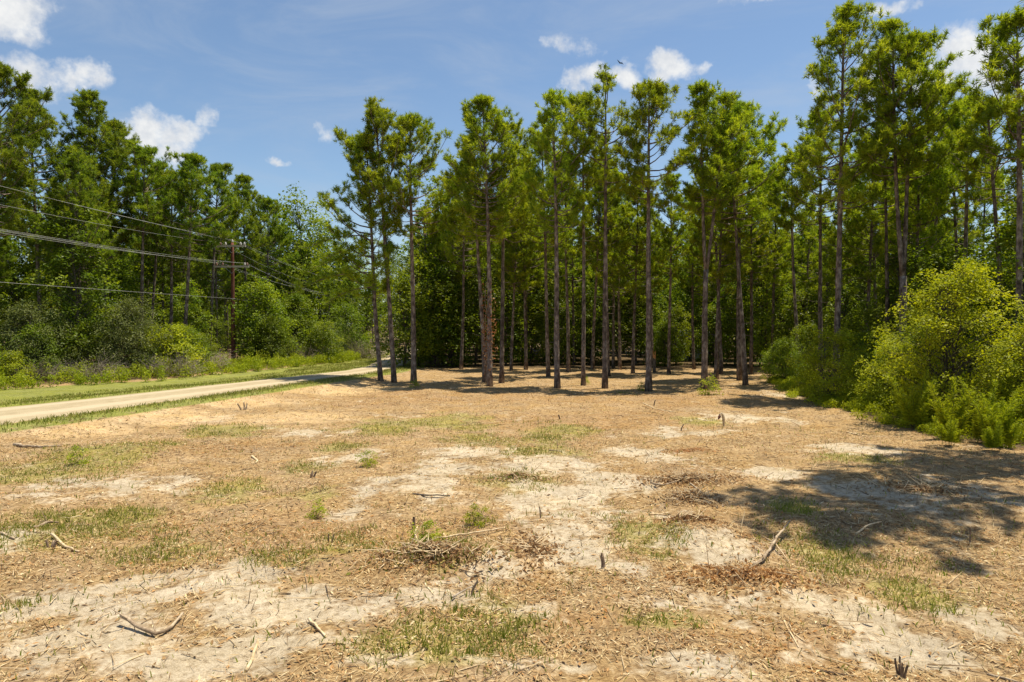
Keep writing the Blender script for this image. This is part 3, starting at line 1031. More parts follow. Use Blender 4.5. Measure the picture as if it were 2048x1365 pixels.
def place(name, meshes, label, cat, x, y, rz=0.0, sc=1.0, group=None, names=('trunk', 'crown'), dz=0.0):
    r_ = root(name, label, cat, (x, y, gzf(x, y) + dz), rz, group, sc)
    for nm, me in zip(names, meshes):
        link(nm, me, r_)
    return r_


# ------------------------------------------------------------------ the pines one can tell apart
# base pixel x, ground distance, base lean: top pixel, crown-bottom pixel y, crown radius, trunk radius
def hero(label, bx, Y, tx_, ty_, cby, Rc, r0=.15, seed=0, group=None, **kw):
    rg = np.random.default_rng(1000 + seed)
    x = xat(bx, Y)
    top = at(tx_, ty_, Y)
    z0 = gzf(x, Y)
    H = top.z - z0 - .45
    cb = at(bx, cby + 32, Y).z - z0
    me = pine(rg, H, cb, Rc, (top.x - x, rg.uniform(-.3, .3)), r0, **kw)
    r_ = root('pine_tree', label, 'pine tree', (x, Y, z0), 0, group)
    link('trunk', me[0], r_)
    link('crown', me[1], r_)
    return r_


HG = 'tall pines standing in the cleared ground'
hero('slim leaning pine nearest the road, long low boughs over its left side', 761, 45.5, 728, 262, 560, 2.1, .15, 1, HG, side=(-.35, 0),
     low=[(9.6, 3.3, 4.2), (8.3, 3.0, 4.6), (7.2, 3.4, 5.0), (6.2, 2.7, 4.0), (8.8, 4.0, 3.4), (7.8, 2.3, 3.2)])
hero('pine bowing left, middle one of the leftmost trio by the road', 788, 45.2, 752, 205, 430, 2.3, .165, 2, HG, dens=1.15)
hero('straight pine at the right of the leftmost trio by the road', 827, 45.0, 822, 226, 450, 2.1, .175, 3, HG, dens=.95, side=(.25, 0))
hero('straight pine on the left side of the vine-clad trunk', 970, 45.6, 948, 262, 455, 1.9, .15, 4, HG)
hero('tall broad-crowned pine with a trunk wrapped in dead brown vine', 980, 42.6, 968, 186, 455, 2.25, .165, 5, HG, dens=1.2)
hero('pine leaning left just right of the vine-clad trunk', 1003, 45.2, 1010, 238, 450, 2.0, .15, 6, HG, side=(.2, 0))
hero('straight pine with open pointed top, fourth trunk group from the road', 1115, 40.3, 1105, 176, 440, 2.1, .165, 7, HG, dens=1.0, clear=(.7, .85, .35))
hero('thinner pine standing just behind and left of the open-topped pine', 1097, 50.0, 1082, 262, 470, 2.0, .15, 8, HG)
hero('slender pine halfway between the open-topped pine and the tallest centre pine', 1167, 42.0, 1166, 182, 345, 1.5, .125, 9, HG, dens=.9)
hero('tallest centre pine, slim trunk with sparse narrow top below the cloud', 1210, 40.3, 1210, 136, 360, 1.95, .15, 10, HG, dens=.82, top_open=.12, clear=(.55, .85, .4))
hero('bright bushy-topped pine with thick straight trunk right of centre', 1298, 39.0, 1297, 156, 385, 2.05, .18, 11, HG, dens=1.1)
hero('forked pine with twin tops rising above a green sprout at its foot', 1409, 40.0, 1421, 160, 395, 2.1, .185, 12, HG, fork=(.45, .78, .2), dens=1.05)
hero('dense broad pine at the right end of the front row', 1480, 46.5, 1476, 192, 420, 2.6, .16, 13, HG, dens=1.25, side=(.25, 0))
hero('rough-barked pine touching the right end pine, leaning left', 1492, 43.0, 1460, 235, 430, 2.0, .145, 14, HG)
RG_ = 'tall pines behind the right-hand shrubs'
hero('very tall straight pine with open tiered crown at the left of the right-hand stand', 1671, 35.5, 1688, 6, 395, 2.5, .17, 15, RG_, dens=.92, clear=(.30, .42, .6))
hero('thin pine with short crown behind the shrubs, left of the forked pine', 1777, 39.0, 1766, 235, 420, 1.9, .13, 16, RG_)
hero('tall forked pine with two tops above the big yellow-green shrub', 1806, 34.0, 1815, 25, 330, 2.5, .19, 17, RG_, fork=(.36, .66, .2), dens=1.0)
hero('tall pine cut by the right edge of the picture', 2042, 30.0, 2036, 10, 330, 2.0, .17, 18, RG_, dens=1.0)
hero('slim pale-barked pine just left of the pine at the right edge', 2020, 33.0, 1972, 195, 370, 1.9, .14, 19, RG_)
hero('short pine with dense dark head left of the very tall open pine', 1642, 43.0, 1640, 215, 420, 2.2, .14, 20, RG_, dens=1.1)
hero('small pine at the gap between the front row and right-hand stand', 1597, 50.0, 1582, 300, 440, 2.2, .13, 21, RG_, dens=1.1)
hero('dark-trunked pine rising behind the big yellow-green shrub', 1929, 38.0, 1925, 190, 380, 2.3, .15, 22, RG_, dens=1.1)
hero('broad pine behind and right of the forked pine', 1865, 43.0, 1880, 165, 360, 2.3, .14, 23, RG_, dens=1.1)
LG = 'tall pines beyond the road'
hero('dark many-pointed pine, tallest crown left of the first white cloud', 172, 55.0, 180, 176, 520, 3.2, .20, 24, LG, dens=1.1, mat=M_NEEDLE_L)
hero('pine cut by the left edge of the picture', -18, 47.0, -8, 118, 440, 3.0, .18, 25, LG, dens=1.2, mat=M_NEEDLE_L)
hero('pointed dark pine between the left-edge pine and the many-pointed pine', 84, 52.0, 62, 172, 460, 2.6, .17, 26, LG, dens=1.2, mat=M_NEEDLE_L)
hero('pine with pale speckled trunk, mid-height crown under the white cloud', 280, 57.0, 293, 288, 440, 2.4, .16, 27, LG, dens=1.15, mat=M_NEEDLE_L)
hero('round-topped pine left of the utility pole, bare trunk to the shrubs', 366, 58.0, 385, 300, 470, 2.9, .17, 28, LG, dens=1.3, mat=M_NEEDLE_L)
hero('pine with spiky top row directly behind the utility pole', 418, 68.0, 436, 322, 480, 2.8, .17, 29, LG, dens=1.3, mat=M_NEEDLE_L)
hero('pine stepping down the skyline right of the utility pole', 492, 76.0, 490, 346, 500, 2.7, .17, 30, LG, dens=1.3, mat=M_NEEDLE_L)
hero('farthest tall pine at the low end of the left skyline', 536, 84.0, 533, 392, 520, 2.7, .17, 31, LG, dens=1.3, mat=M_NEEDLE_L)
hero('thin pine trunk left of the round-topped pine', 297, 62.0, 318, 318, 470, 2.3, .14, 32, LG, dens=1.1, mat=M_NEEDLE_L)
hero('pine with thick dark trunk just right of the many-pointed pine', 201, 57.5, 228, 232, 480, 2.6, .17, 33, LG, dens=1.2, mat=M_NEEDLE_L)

# ------------------------------------------------------------------ libraries for the rest
PINES = [pine(np.random.default_rng(200 + i), 18.5, 18.5 * cbf, rc, (rg_l, .3), .15, dens=dn, nn=20)
         for i, (cbf, rc, rg_l, dn) in enumerate([(.42, 2.3, .5, 1.0), (.46, 2.0, -.4, .95), (.38, 2.6, .2, 1.0), (.50, 2.1, -.7, 1.0), (.42, 2.2, .9, .95), (.34, 2.5, -.2, 1.0)])]
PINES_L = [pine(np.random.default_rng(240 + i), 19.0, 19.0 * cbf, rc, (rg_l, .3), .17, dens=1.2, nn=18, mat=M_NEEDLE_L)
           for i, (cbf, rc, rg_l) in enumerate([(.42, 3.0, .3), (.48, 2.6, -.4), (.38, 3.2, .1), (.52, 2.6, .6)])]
TREES = [broad(np.random.default_rng(300 + i), h, r_, z0, nc, nl, ls, mt, .12, 1, spread=sp)
         for i, (h, r_, z0, nc, nl, ls, mt, sp) in enumerate([
             (9.0, 2.6, 1.2, 110, 6000, .24, M_LEAF, .50), (11.0, 2.8, 2.0, 120, 6500, .26, M_LEAF_D, .52), (7.0, 2.4, .6, 90, 5000, .22, M_LEAF, .46),
             (8.0, 2.2, .8, 90, 5000, .23, M_LEAF_D, .46), (12.5, 3.0, 3.0, 130, 6500, .27, M_LEAF, .55), (6.0, 2.2, .3, 90, 5200, .21, M_LEAF_D, .42)])]
SHRUBS = [broad(np.random.default_rng(340 + i), h, r_, .15, nc, nl, ls, mt, .035, 5, spread=sp)
          for i, (h, r_, nc, nl, ls, mt, sp) in enumerate([
              (3.0, 1.6, 90, 5200, .13, M_LEAF, .28), (2.4, 1.5, 80, 5000, .12, M_LEAF_Y, .25), (3.4, 1.9, 100, 6500, .11, M_LEAF_G, .30), (1.9, 1.3, 70, 4200, .12, M_WEED, .22), (4.2, 2.1, 120, 7000, .14, M_LEAF_D, .34)])]
FENNELS = [fennel(np.random.default_rng(380 + i), h, ns) for i, (h, ns) in enumerate([(2.0, 11), (1.6, 10), (2.3, 10), (1.3, 9)])]
BRUSH = [brush(np.random.default_rng(390 + i), 1.3, 1.3) for i in range(3)]

rp = random.Random(11)
occupied = []


def free(x, y, dmin):
    for a, b in occupied:
        if (a - x) ** 2 + (b - y) ** 2 < dmin * dmin:
            return False
    occupied.append((x, y))
    return True


for o in COL.objects:
    if o.name.startswith('pine_tree') and o.parent is None:
        occupied.append((o.location.x, o.location.y))


def lib_pine(lib, x, y, label, group, smin=.85, smax=1.08):
    me = lib[rp.randrange(len(lib))]
    return place('pine_tree', me, label, 'pine tree', x, y, rp.uniform(0, 6.28), rp.uniform(smin, smax), group)


def dist1(P, x, y):
    return float(poly_dist(P, np.array([x]), np.array([y]))[0][0])


# second-row trunks whose feet stand in view in the centre
for px, Y, lb in [(1137, 54.5, 'thin pine between the open-topped pine and the slender pine, set back in the second row'), (1185, 57.5, 'pine set back between the slender pine and the tallest centre pine'),
                  (1217, 51.5, 'pine close behind the tallest centre pine, just to its right'), (1266, 53.0, 'second-row pine midway between the tallest centre pine and the thick straight pine'),
                  (1338, 52.5, 'slim mossy pine set back right of the thick straight pine'), (1433, 47.5, 'pine close behind the forked pine, on its right'),
                  (1443, 54.0, 'thicker second-row pine behind the forked pine, farthest right of its cluster'), (1502, 54.5, 'pine behind the rough-barked pine at the right end of the row'),
                  (1022, 56.5, 'slender lone pine standing back, right of the vine-clad trunk group'), (922, 58.0, 'dark pine at the wood edge left of the vine-clad trunk group'),
                  (1052, 57.5, 'dark pine set back midway between the vine-clad and open-topped pines'), (1388, 58.5, 'pine standing beside the small white building'),
                  (1545, 57.0, 'pine in the shade between the front row and the right-hand shrubs'), (1240, 58.0, 'dim pine at the wood edge behind the tallest centre pine')]:
    x = xat(px, Y)
    occupied.append((x, Y))
    lib_pine(PINES, x, Y, lb, 'pines behind the front row', .80, .97)
# the wood behind the clearing
n = 0
while n < 74:
    y = rp.uniform(61, 100)
    x = rp.uniform(-6 - (y - 60) * .08, 30 + (y - 60) * .7)
    n += 1
    if free(x, y, 2.6):
        lib_pine(PINES, x, y, 'pine deep in the shaded wood behind the clearing', 'pines of the wood behind the clearing', .74, .92)
# the right-hand wood
n = 0
while n < 70:
    y = rp.uniform(24, 64)
    x = rp.uniform(20 + max(0, 40 - y) * .1, 54)
    n += 1
    if x / y > .95 or dist1(EDGE_R, x, min(y, 49)) < 4:
        continue
    if free(x, y, 2.7):
        lib_pine(PINES, x, y, 'pine among the shaded trunks of the right-hand wood', 'pines of the right-hand wood', .82, 1.0)
# pines that go on along the right side towards the viewer; their crowns shade the bare ground
HIGH = [pine(np.random.default_rng(270 + i), 20.5, 12.6, 2.2, (.3, .2), .17, dens=.85, nn=22) for i in range(2)]
for i, (x, y, sc_) in enumerate([(13.4, 17.3, 1.0), (11.95, 15.0, 1.0), (17.6, 20.2, 1.0), (21.0, 17.5, 1.0), (20.3, 11, 1.0), (16.2, 6.5, 1.0), (22, 4, 1.0), (17, 0, 1.0), (25.5, 13, 1.0)]):
    occupied.append((x, y))
    place('pine_tree', HIGH[i % 2], 'high-crowned pine beside the right edge of the clearing, its crown shading the ground', 'pine tree', x, y, i * 1.9, sc_, 'pines along the right side of the clearing')
# the wood beyond the road
n = 0
while n < 150:
    y = rp.uniform(36, 130)
    x = rp.uniform(-72, -24)
    n += 1
    d_ = dist1(BUSH_L, x, y)
    if d_ > -7 or d_ < -34 or x > -29.5 or x / y < -1.05:
        continue
    if free(x, y, 2.9):
        lib_pine(PINES_L, x, y, 'pine among the dark trunks of the wood beyond the road', 'pines of the wood beyond the road', .70, .88)
# far trees that close the end of the road
for px, Y, k_, s in [(600, 100, 4, 1.55), (640, 108, 4, 1.45), (575, 104, 1, 1.5), (690, 112, 1, 1.2), (735, 108, 0, 1.2), (660, 122, 4, 1.35), (715, 125, 4, 1.25), (770, 118, 1, 1.2), (620, 128, 1, 1.5), (800, 128, 4, 1.2)]:
    place('broadleaf_tree', TREES[k_], 'leafy tree far off closing the end of the road', 'broadleaf tree', xat(px, Y), Y, rp.uniform(0, 6.28), s, 'far trees at the end of the road')
for px, Y in [(598, 88), (660, 92), (705, 96), (745, 90)]:
    lib_pine(PINES_L, xat(px, Y), Y, 'small pine in front of the far trees at the end of the road', 'small pines by the far road end', .45, .60)

for px, Y, k_, s, lb in [(885, 66, 4, 1.2, 'tall pale leafy tree filling the gap between the leftmost trio and the vine-clad pine'), (850, 70, 1, 1.15, 'tall dark leafy tree seen just right of the third pine from the road'), (1045, 70, 4, 1.1, 'tall leafy tree showing between the vine-clad pine and the open-topped pine')]:
    place('broadleaf_tree', TREES[k_], lb, 'broadleaf tree', xat(px, Y), Y, rp.uniform(0, 6.28), s)
for px, Y in [(860, 64), (905, 68), (880, 74)]:
    lib_pine(PINES, xat(px, Y), Y, 'pine set back in the gap right of the leftmost pine trio', 'pines in the gap right of the leftmost trio', .72, .85)
# understorey behind the clearing: along its edge first, then thicker behind
RIM = [(808, 58, 2, 1.0, 'between the second and third pines from the road'), (838, 60, 0, .95, 'right behind the third pine from the road'), (870, 61, 3, 1.0, 'just right of the leftmost pine trio'),
       (905, 61.5, 5, 1.1, 'midway between the leftmost trio and the vine-clad pine'), (950, 62, 1, .95, 'left of the vine-clad pine'), (1012, 63, 3, .9, 'right of the vine-clad pine group'),
       (1060, 64, 2, .85, 'left of the open-topped pine'), (1120, 65, 5, .8, 'behind the open-topped pine'), (1180, 66, 3, .85, 'between the slender pine and the tallest centre pine'), (1240, 66, 1, .8, 'right of the tallest centre pine'),
       (1300, 66, 3, .85, 'behind the thick straight pine'), (1330, 63, 5, .6, 'low beside the slim mossy pine'), (1352, 64, 2, .7, 'left of the small white building'), (1428, 63, 5, .8, 'behind the forked pine'),
       (1470, 63, 3, .9, 'behind the dense broad pine at the row end'), (1520, 62, 0, .9, 'right of the row end'), (1560, 58, 2, .95, 'behind the far corner shrub'), (1610, 55, 5, 1.0, 'left of the short dense-headed pine')]
for px, Y, k_, s, where in RIM:
    place('broadleaf_tree', TREES[k_], 'low leafy tree at the wood rim ' + where, 'broadleaf tree', xat(px, Y), Y, rp.uniform(0, 6.28), s, 'understorey along the back of the clearing')
for row, (Y0, n_, s0, s1) in enumerate([(72, 24, .9, 1.2), (82, 24, 1.0, 1.3), (93, 26, 1.05, 1.35), (106, 26, 1.1, 1.5)]):
    for i in range(n_):
        Y = Y0 + rp.uniform(-3, 3)
        x = -9 + (i + rp.uniform(-.3, .3)) * (72 + row * 12) / n_
        place('broadleaf_tree', TREES[rp.choice([0, 1, 3, 4, 1, 5])], 'leafy understorey tree deep in the wood behind the clearing', 'broadleaf tree', x, Y, rp.uniform(0, 6.28), rp.uniform(s0, s1), 'understorey of the wood behind the clearing')
for i in range(46):
    y = rp.uniform(30, 62)
    x = rp.uniform(max(21, y * .48), 52)
    if x / y > 1.0 or dist1(EDGE_R, x, min(y, 49)) < 5:
        continue
    place('broadleaf_tree', TREES[rp.choice([1, 3, 5, 2, 0])], 'leafy understorey tree among the right-hand pines', 'broadleaf tree', x, y, rp.uniform(0, 6.28), rp.uniform(.6, 1.0), 'understorey of the right-hand wood')
# tall leafy trees closing the back of the wood beyond the road
for i in range(30):
    s_ = i / 29
    bx, by = np.interp(s_, [0, .25, .6, 1], [-60, -54, -50, -48]), np.interp(s_, [0, .25, .6, 1], [48, 64, 92, 130])
    place('broadleaf_tree', TREES[rp.choice([0, 1, 4])], 'tall leafy tree at the back of the wood beyond the road', 'broadleaf tree', bx + rp.uniform(-3, 3), by + rp.uniform(-2, 2), rp.uniform(0, 6.28), rp.uniform(1.0, 1.35), 'trees at the back of the wood beyond the road')
# understorey beyond the road
for i in range(120):
    y = rp.uniform(40, 118)
    x = rp.uniform(-66, -24)
    d_ = dist1(BUSH_L, x, y)
    if d_ > -6 or d_ < -34 or x / y < -1.0 or x > -28.5:
        continue
    place('broadleaf_tree', TREES[rp.choice([0, 1, 2, 3, 5, 0])], 'leafy understorey tree in the wood beyond the road', 'broadleaf tree', x, y, rp.uniform(0, 6.28), rp.uniform(.55, 1.0), 'understorey of the wood beyond the road')

# ------------------------------------------------------------------ shrubs beyond the road
def shrub(k_, x, y, s, label, cat='shrub', group=None, lib=None, name='shrub'):
    return place(name, (lib or SHRUBS)[k_], label, cat, x, y, rp.uniform(0, 6.28), s, group, ('stem', 'foliage'))


BIG = broad(np.random.default_rng(501), 6.6, 3.0, .5, 230, 13000, .20, M_LEAF, .09, 4, spread=.42)
place('broadleaf_tree', BIG, 'big rounded leafy tree just right of the red-brown utility pole', 'broadleaf tree', xat(520, 64), 64, .4, 1.0)
BIG2 = broad(np.random.default_rng(502), 5.6, 2.6, .4, 180, 10000, .19, M_LEAF_D, .08, 4, spread=.40)
place('broadleaf_tree', BIG2, 'darker rounded tree second to the right of the utility pole', 'broadleaf tree', xat(592, 70), 70, 2.0, 1.05)
GREYB = broad(np.random.default_rng(503), 4.8, 2.4, .3, 170, 11000, .125, M_LEAF_G, .05, 5, spread=.36)
place('shrub', GREYB, 'large grey-green shrub below the thick dark pine trunks on the left', 'shrub', xat(262, 50), 50, .8, 1.0, None, ('stem', 'foliage'))
place('shrub', GREYB, 'grey-green shrub at the left edge behind the roadside weeds', 'shrub', xat(55, 46), 46, 2.8, .9, None, ('stem', 'foliage'))
shrub(1, xat(345, 51), 51, 1.35, 'bright vine-covered mound left of the round-topped pine')
shrub(0, xat(398, 56), 56, .8, 'leafy shrub just left of the utility pole')
shrub(0, xat(648, 68), 68, 1.2, 'bright shrub at the bend of the far roadside')
shrub(4, xat(690, 78), 78, 1.3, 'dark shrub beyond the bend of the road')
for i in range(34):
    s = i / 33
    seg_l = np.hypot(*np.diff(BUSH_L[2:10], axis=0).T)
    cl = np.concatenate([[0], np.cumsum(seg_l)])
    d_ = s * cl[-1]
    bx, by = np.interp(d_, cl, BUSH_L[2:10, 0]), np.interp(d_, cl, BUSH_L[2:10, 1])
    off = rp.uniform(3.0, 6.5)
    x, y = bx - off * .8, by + off * .55
    if abs(x / y * F_PX + CX - 466) < 70 and y < 65:
        continue
    shrub(rp.choice([0, 4, 2, 0, 1, 4]), x, y, rp.uniform(.6, 1.05), 'shrub in the tangle between the roadside weeds and the pines', group='shrubs beyond the road')
DEADP = [(xat(70, 44.5), 44.5, 1.0, 'grey dead brush by the left edge, below the grey-green shrub'), (xat(185, 46), 46, 1.1, 'grey dead brush between two green weed clumps at left'),
         (xat(345, 49.5), 49.5, 1.2, 'tangle of pale dead twigs below the vine-covered mound'), (xat(405, 54), 54, 1.1, 'tangle of brown dead twigs left of the utility pole foot'),
         (xat(610, 67), 67, 1.2, 'brown dead brush right of the dark rounded tree'), (xat(735, 77), 77, 1.7, 'pale brown dead brush beyond the road end, seen beside the leaning pine')]
for i, (x, y, s, lb) in enumerate(DEADP):
    r_ = link('dead_brush', BRUSH[i % 3], None, (x, y, gzf(x, y)))
    r_.scale = (s * 1.2, s * 1.2, s)
    r_.rotation_euler = (0, 0, i * 1.3)
    tag(r_, lb, 'dead brush')


def herb_field(name, pts, hts, nleaf, lsz, mat, rg, rad=.28):
    """leafy weeds: every clump has its own stems and leaves"""
    N = Acc()
    for (x, y), h in zip(pts, hts):
        z = gzf(x, y)
        k = nleaf
        a, r_ = rg.uniform(0, 6.28, k), np.sqrt(rg.uniform(0, 1, k)) * rad * (.6 + .5 * h)
        u = rg.uniform(.05, 1, k)
        C = np.stack([x + np.cos(a) * r_ * (1.1 - .5 * u), y + np.sin(a) * r_ * (1.1 - .5 * u), z + u * h * rg.uniform(.75, 1.05, k)], -1)
        V, F, tn = leaves(C, lsz, rg, None, .25, np.full(k, rg.uniform(.2, .8)), .42)
        N.add(V, F, tint=tn)
        ns = 5
        a = rg.uniform(0, 6.28, ns)
        A = np.stack([x + np.cos(a) * rad * .3, y + np.sin(a) * rad * .3, np.full(ns, z - .03)], -1)
        B = A + np.stack([np.cos(a) * rad * .5, np.sin(a) * rad * .5, h * rg.uniform(.7, 1.0, ns)], -1)
        V, F = sticks(A, B, .008, .004, 3)
        N.add(V, F, tint=.3)
    o = link(name, N.build(name, mat))
    return o


rg = np.random.default_rng(77)
pts, hts = [], []
cl = np.concatenate([[0], np.cumsum(np.hypot(*np.diff(BUSH_L[1:12], axis=0).T))])
for i in range(760):
    d_ = rg.uniform(0, 1) ** .9 * min(cl[-1], 75)
    bx, by = np.interp(d_, cl, BUSH_L[1:12, 0]), np.interp(d_, cl, BUSH_L[1:12, 1])
    off = rg.uniform(-1.0, 3.6)
    jag = .8 * (vnoise(np.array([d_ * .5]), np.array([3.3]), 5)[0] - .5)
    pts.append((bx - (off + jag) * .85, by + (off + jag) * .5))
    hts.append((.6 if abs(pts[-1][0] / pts[-1][1] * F_PX + CX - 466) < 16 else 1) * (rg.uniform(.6, 1.1) + .26 * max(0, off - .5) * rg.uniform(.3, 1)))
tag(herb_field('roadside_weeds', pts, hts, 64, .16, M_WEED, rg, .34), 'waist-high bright green weeds along the far side of the road', 'weeds', kind='stuff')

# ------------------------------------------------------------------ shrubs on the right
YEL = broad(np.random.default_rng(511), 5.3, 2.5, .3, 260, 24000, .105, M_LEAF_Y, .07, 5, spread=.30, shape=.75, bark=M_BARK_D)
place('shrub', YEL, 'big yellow-green shrub, the tallest at the right side of the clearing', 'shrub', 16.7, 25.8, .3, 1.0, None, ('stem', 'foliage'))
YEL2 = broad(np.random.default_rng(512), 3.3, 1.9, .2, 170, 15000, .085, M_LEAF_Y, .05, 5, spread=.26)
place('shrub', YEL2, 'yellow-green shrub at the right edge, in front of the pale-barked pine', 'shrub', 18.6, 23.8, 1.3, 1.05, None, ('stem', 'foliage'))
place('shrub', YEL2, 'rounded bright shrub at the foot of the very tall open pine', 'shrub', 15.7, 33.3, 2.6, .95, None, ('stem', 'foliage'))
place('shrub', YEL2, 'smaller shrub between the tall open pine and the big yellow-green shrub', 'shrub', 16.9, 29.8, 4.0, .82, None, ('stem', 'foliage'))
MIDG = broad(np.random.default_rng(513), 3.6, 2.0, .2, 150, 11000, .115, M_LEAF, .05, 5, spread=.30)
place('shrub', MIDG, 'mid-green shrub at the far right corner of the bare ground', 'shrub', xat(1565, 44.5), 44.5, .5, .72, None, ('stem', 'foliage'))
place('shrub', MIDG, 'mid-green shrub behind the tall open pine', 'shrub', xat(1710, 39.5), 39.5, 2.2, .85, None, ('stem', 'foliage'))
place('shrub', MIDG, 'mid-green shrub at the foot of the thin short-crowned pine', 'shrub', xat(1765, 37), 37, 3.4, .88, None, ('stem', 'foliage'))
place('shrub', MIDG, 'dark green shrub behind the far corner of the bare ground', 'shrub', xat(1620, 47), 47, 5.0, .95, None, ('stem', 'foliage'))
place('shrub', MIDG, 'mid-green shrub left of the big yellow-green shrub', 'shrub', 18.2, 30.5, 1.0, .95, None, ('stem', 'foliage'))
place('shrub', MIDG, 'dark shrub under the pale-barked pine at right', 'shrub', 22.4, 30.0, 1.0, 1.2, None, ('stem', 'foliage'))
k_ = 0
for (px, py, s, kk) in [(1800, 842, .85, 1), (1838, 862, 1.0, 0), (1872, 872, 1.05, 2), (1905, 885, .95, 0), (1945, 893, .95, 1), (1985, 897, 1.0, 2), (2025, 902, .9, 0), (1860, 846, 1.05, 2), (1900, 858, 1.1, 0), (1950, 868, 1.05, 1),
                        (1995, 872, 1.1, 2), (2040, 876, 1.1, 0), (1925, 845, 1.1, 2), (1975, 850, 1.1, 1), (1765, 828, .85, 3), (1735, 822, .8, 3), (1890, 900, .8, 3), (1960, 908, .8, 3)]:
    x, y = gp(px, py)
    f_ = place('feathery_weed', FENNELS[kk], 'tall feathery light green weed at the right rim of the clearing', 'weed', x + .25 + rp.uniform(-.3, .3), y + .3 + rp.uniform(-.4, .4), rp.uniform(0, 6.28), s * rp.uniform(.55, 1.12), 'feathery weeds at the right rim', ('stem', 'foliage'))
    f_.rotation_euler = (rp.uniform(-.2, .2), rp.uniform(-.2, .2), rp.uniform(0, 6.28))
    for c_ in f_.children:
        c_['kind'] = 'stuff'
pts, hts = [], []
cl = np.concatenate([[0], np.cumsum(np.hypot(*np.diff(EDGE_R[1:], axis=0).T))])
for i in range(440):
    d_ = rg.uniform(6, cl[-1] - 3)
    bx, by = np.interp(d_, cl, EDGE_R[1:, 0]), np.interp(d_, cl, EDGE_R[1:, 1])
    off = rg.uniform(.1, 3.4)
    pts.append((bx + off + .7 * (vnoise(np.array([d_ * .6]), np.array([8.1]), 5)[0] - .5), by + rg.uniform(-.3, .3)))
    hts.append(.28 + .30 * off * rg.uniform(.4, 1.05))
tag(herb_field('leafy_undergrowth', pts, hts, 120, .085, M_LEAF_Y, rg, .36), 'dense yellow-green undergrowth below the right-hand shrubs', 'undergrowth', kind='stuff')
# small green sprouts in the clearing
SPROUT = broad(np.random.default_rng(521), .9, .6, .05, 26, 700, .09, M_WEED, .012, 5, spread=.14)
for px, py, s, lb in [(1416, 792, 1.0, 'bright green sprout at the foot of the forked pine'), (735, 930, .45, 'small dark green leafy clump standing alone left of the sand patches'),
                      (955, 1062, .38, 'leafy sprout by the long pale stick'), (850, 1110, .42, 'leafy sprout in the brown brush heap'), (632, 1035, .34, 'thin leafy sapling shoot left of the upright stub'), (160, 925, .5, 'green sprout in the grassy patch at far left'),
                      (828, 775, .5, 'sprout at the foot of the third pine from the road'), (1170, 768, .5, 'dry sprout at the foot of the slender pine'), (1285, 782, .5, 'green shoots at the foot of the thick straight pine')]:
    x, y = gp(px, py)
    place('sprout', SPROUT, lb, 'sprout', x, y, rp.uniform(0, 6.28), s, None, ('stem', 'foliage'))

# ------------------------------------------------------------------ utility poles and wires
PX, PY = xat(466.5, 63.0), 63.0


def box(c, s):
    c, s = np.array(c, float), np.array(s, float) / 2
    V = np.array([[i, j, k] for i in (-1, 1) for j in (-1, 1) for k in (-1, 1)]) * s + c
    F = np.array([[0, 1, 3, 2], [4, 6, 7, 5], [0, 4, 5, 1], [2, 3, 7, 6], [0, 2, 6, 4], [1, 5, 7, 3]])
    return V, F


def lathe(prof, c, k=10):
    th = np.arange(k) * 2 * math.pi / k
    V = np.concatenate([np.stack([np.cos(th) * r_, np.sin(th) * r_, np.full(k, z)], -1) for r_, z in prof]) + np.array(c)
    i = np.arange(k)
    F = np.concatenate([np.stack([i + a * k, (i + 1) % k + a * k, (i + 1) % k + (a + 1) * k, i + (a + 1) * k], 1) for a in range(len(prof) - 1)])
    return V, F, np.array([i + (len(prof) - 1) * k])


INS = [(.025, 0), (.025, .06), (.10, .06), (.115, .11), (.07, .14), (.10, .18), (.06, .21), (.075, .25), (.04, .29)]
PZ = gzf(PX, PY)
UP, LO, TOP, TEL = at(467, 493, PY).z - PZ, at(467, 534, PY).z - PZ, at(467, 486, PY).z - PZ, at(467, 598, PY).z - PZ
pin_up = [-1.02, -.55, .83, 1.18]
pin_lo = [-1.38, -.83, 1.20, 1.42]


def utility_pole(x, y, label):
    z = gzf(x, y)
    r_ = root('utility_pole', label, 'utility pole', (x, y, z), 0)
    zz = np.linspace(-.4, TOP, 9)
    A = Acc()
    V, F, c = tube(np.stack([0 * zz + .012 * np.sin(zz), 0 * zz, zz], -1), np.linspace(.205, .13, 9), 12)
    link('pole', A.add(V, F, c).build('pole', M_POLE, True), r_)
    for zc, L0, L1, pins in ((UP, -1.29, 1.29, pin_up), (LO, -1.66, 1.57, pin_lo)):
        arm = link('crossarm', Acc().add(*box(((L0 + L1) / 2, -.17, zc), (L1 - L0, .12, .17))).build('crossarm', M_ARM), r_)
        for p_ in pins:
            V, F, c = lathe(INS, (p_, -.17, zc + .066))
            link('insulator', Acc().add(V, F, c).build('insulator', M_PORC if p_ > -.6 and p_ < 1.3 else M_PORC_D, True), arm)
        for s in (-1, 1):
            V, F = sticks(np.array([[s * .62, -.235, zc - .05]]), np.array([[s * .02, -.16, zc - .62]]), .018, .018, 4)
            link('brace', Acc().add(V, F).build('brace', M_STEEL), arm)
    V, F, c = lathe(INS, (0, 0, TOP))
    link('insulator', Acc().add(V, F, c).build('insulator', M_PORC, True), r_)
    V, F, c = lathe([(.20, -.03), (.20, .03)], (0, 0, TEL), 12)
    link('cable_clamp', Acc().add(V, F, c).build('cable_clamp', M_STEEL), r_)
    return r_


utility_pole(PX, PY, 'red-brown wooden utility pole with two crossarms beyond the road')
P2, P3 = (-26.4, -4.0), (-26.6, 124.0)
utility_pole(*P2, 'near utility pole with two crossarms left of the picture')
utility_pole(*P3, 'far utility pole with two crossarms hidden behind trees at the road end')
Y0 = 35.3


def zobs(y):
    return CAM_H + (HOR - y) / F_PX * Y0


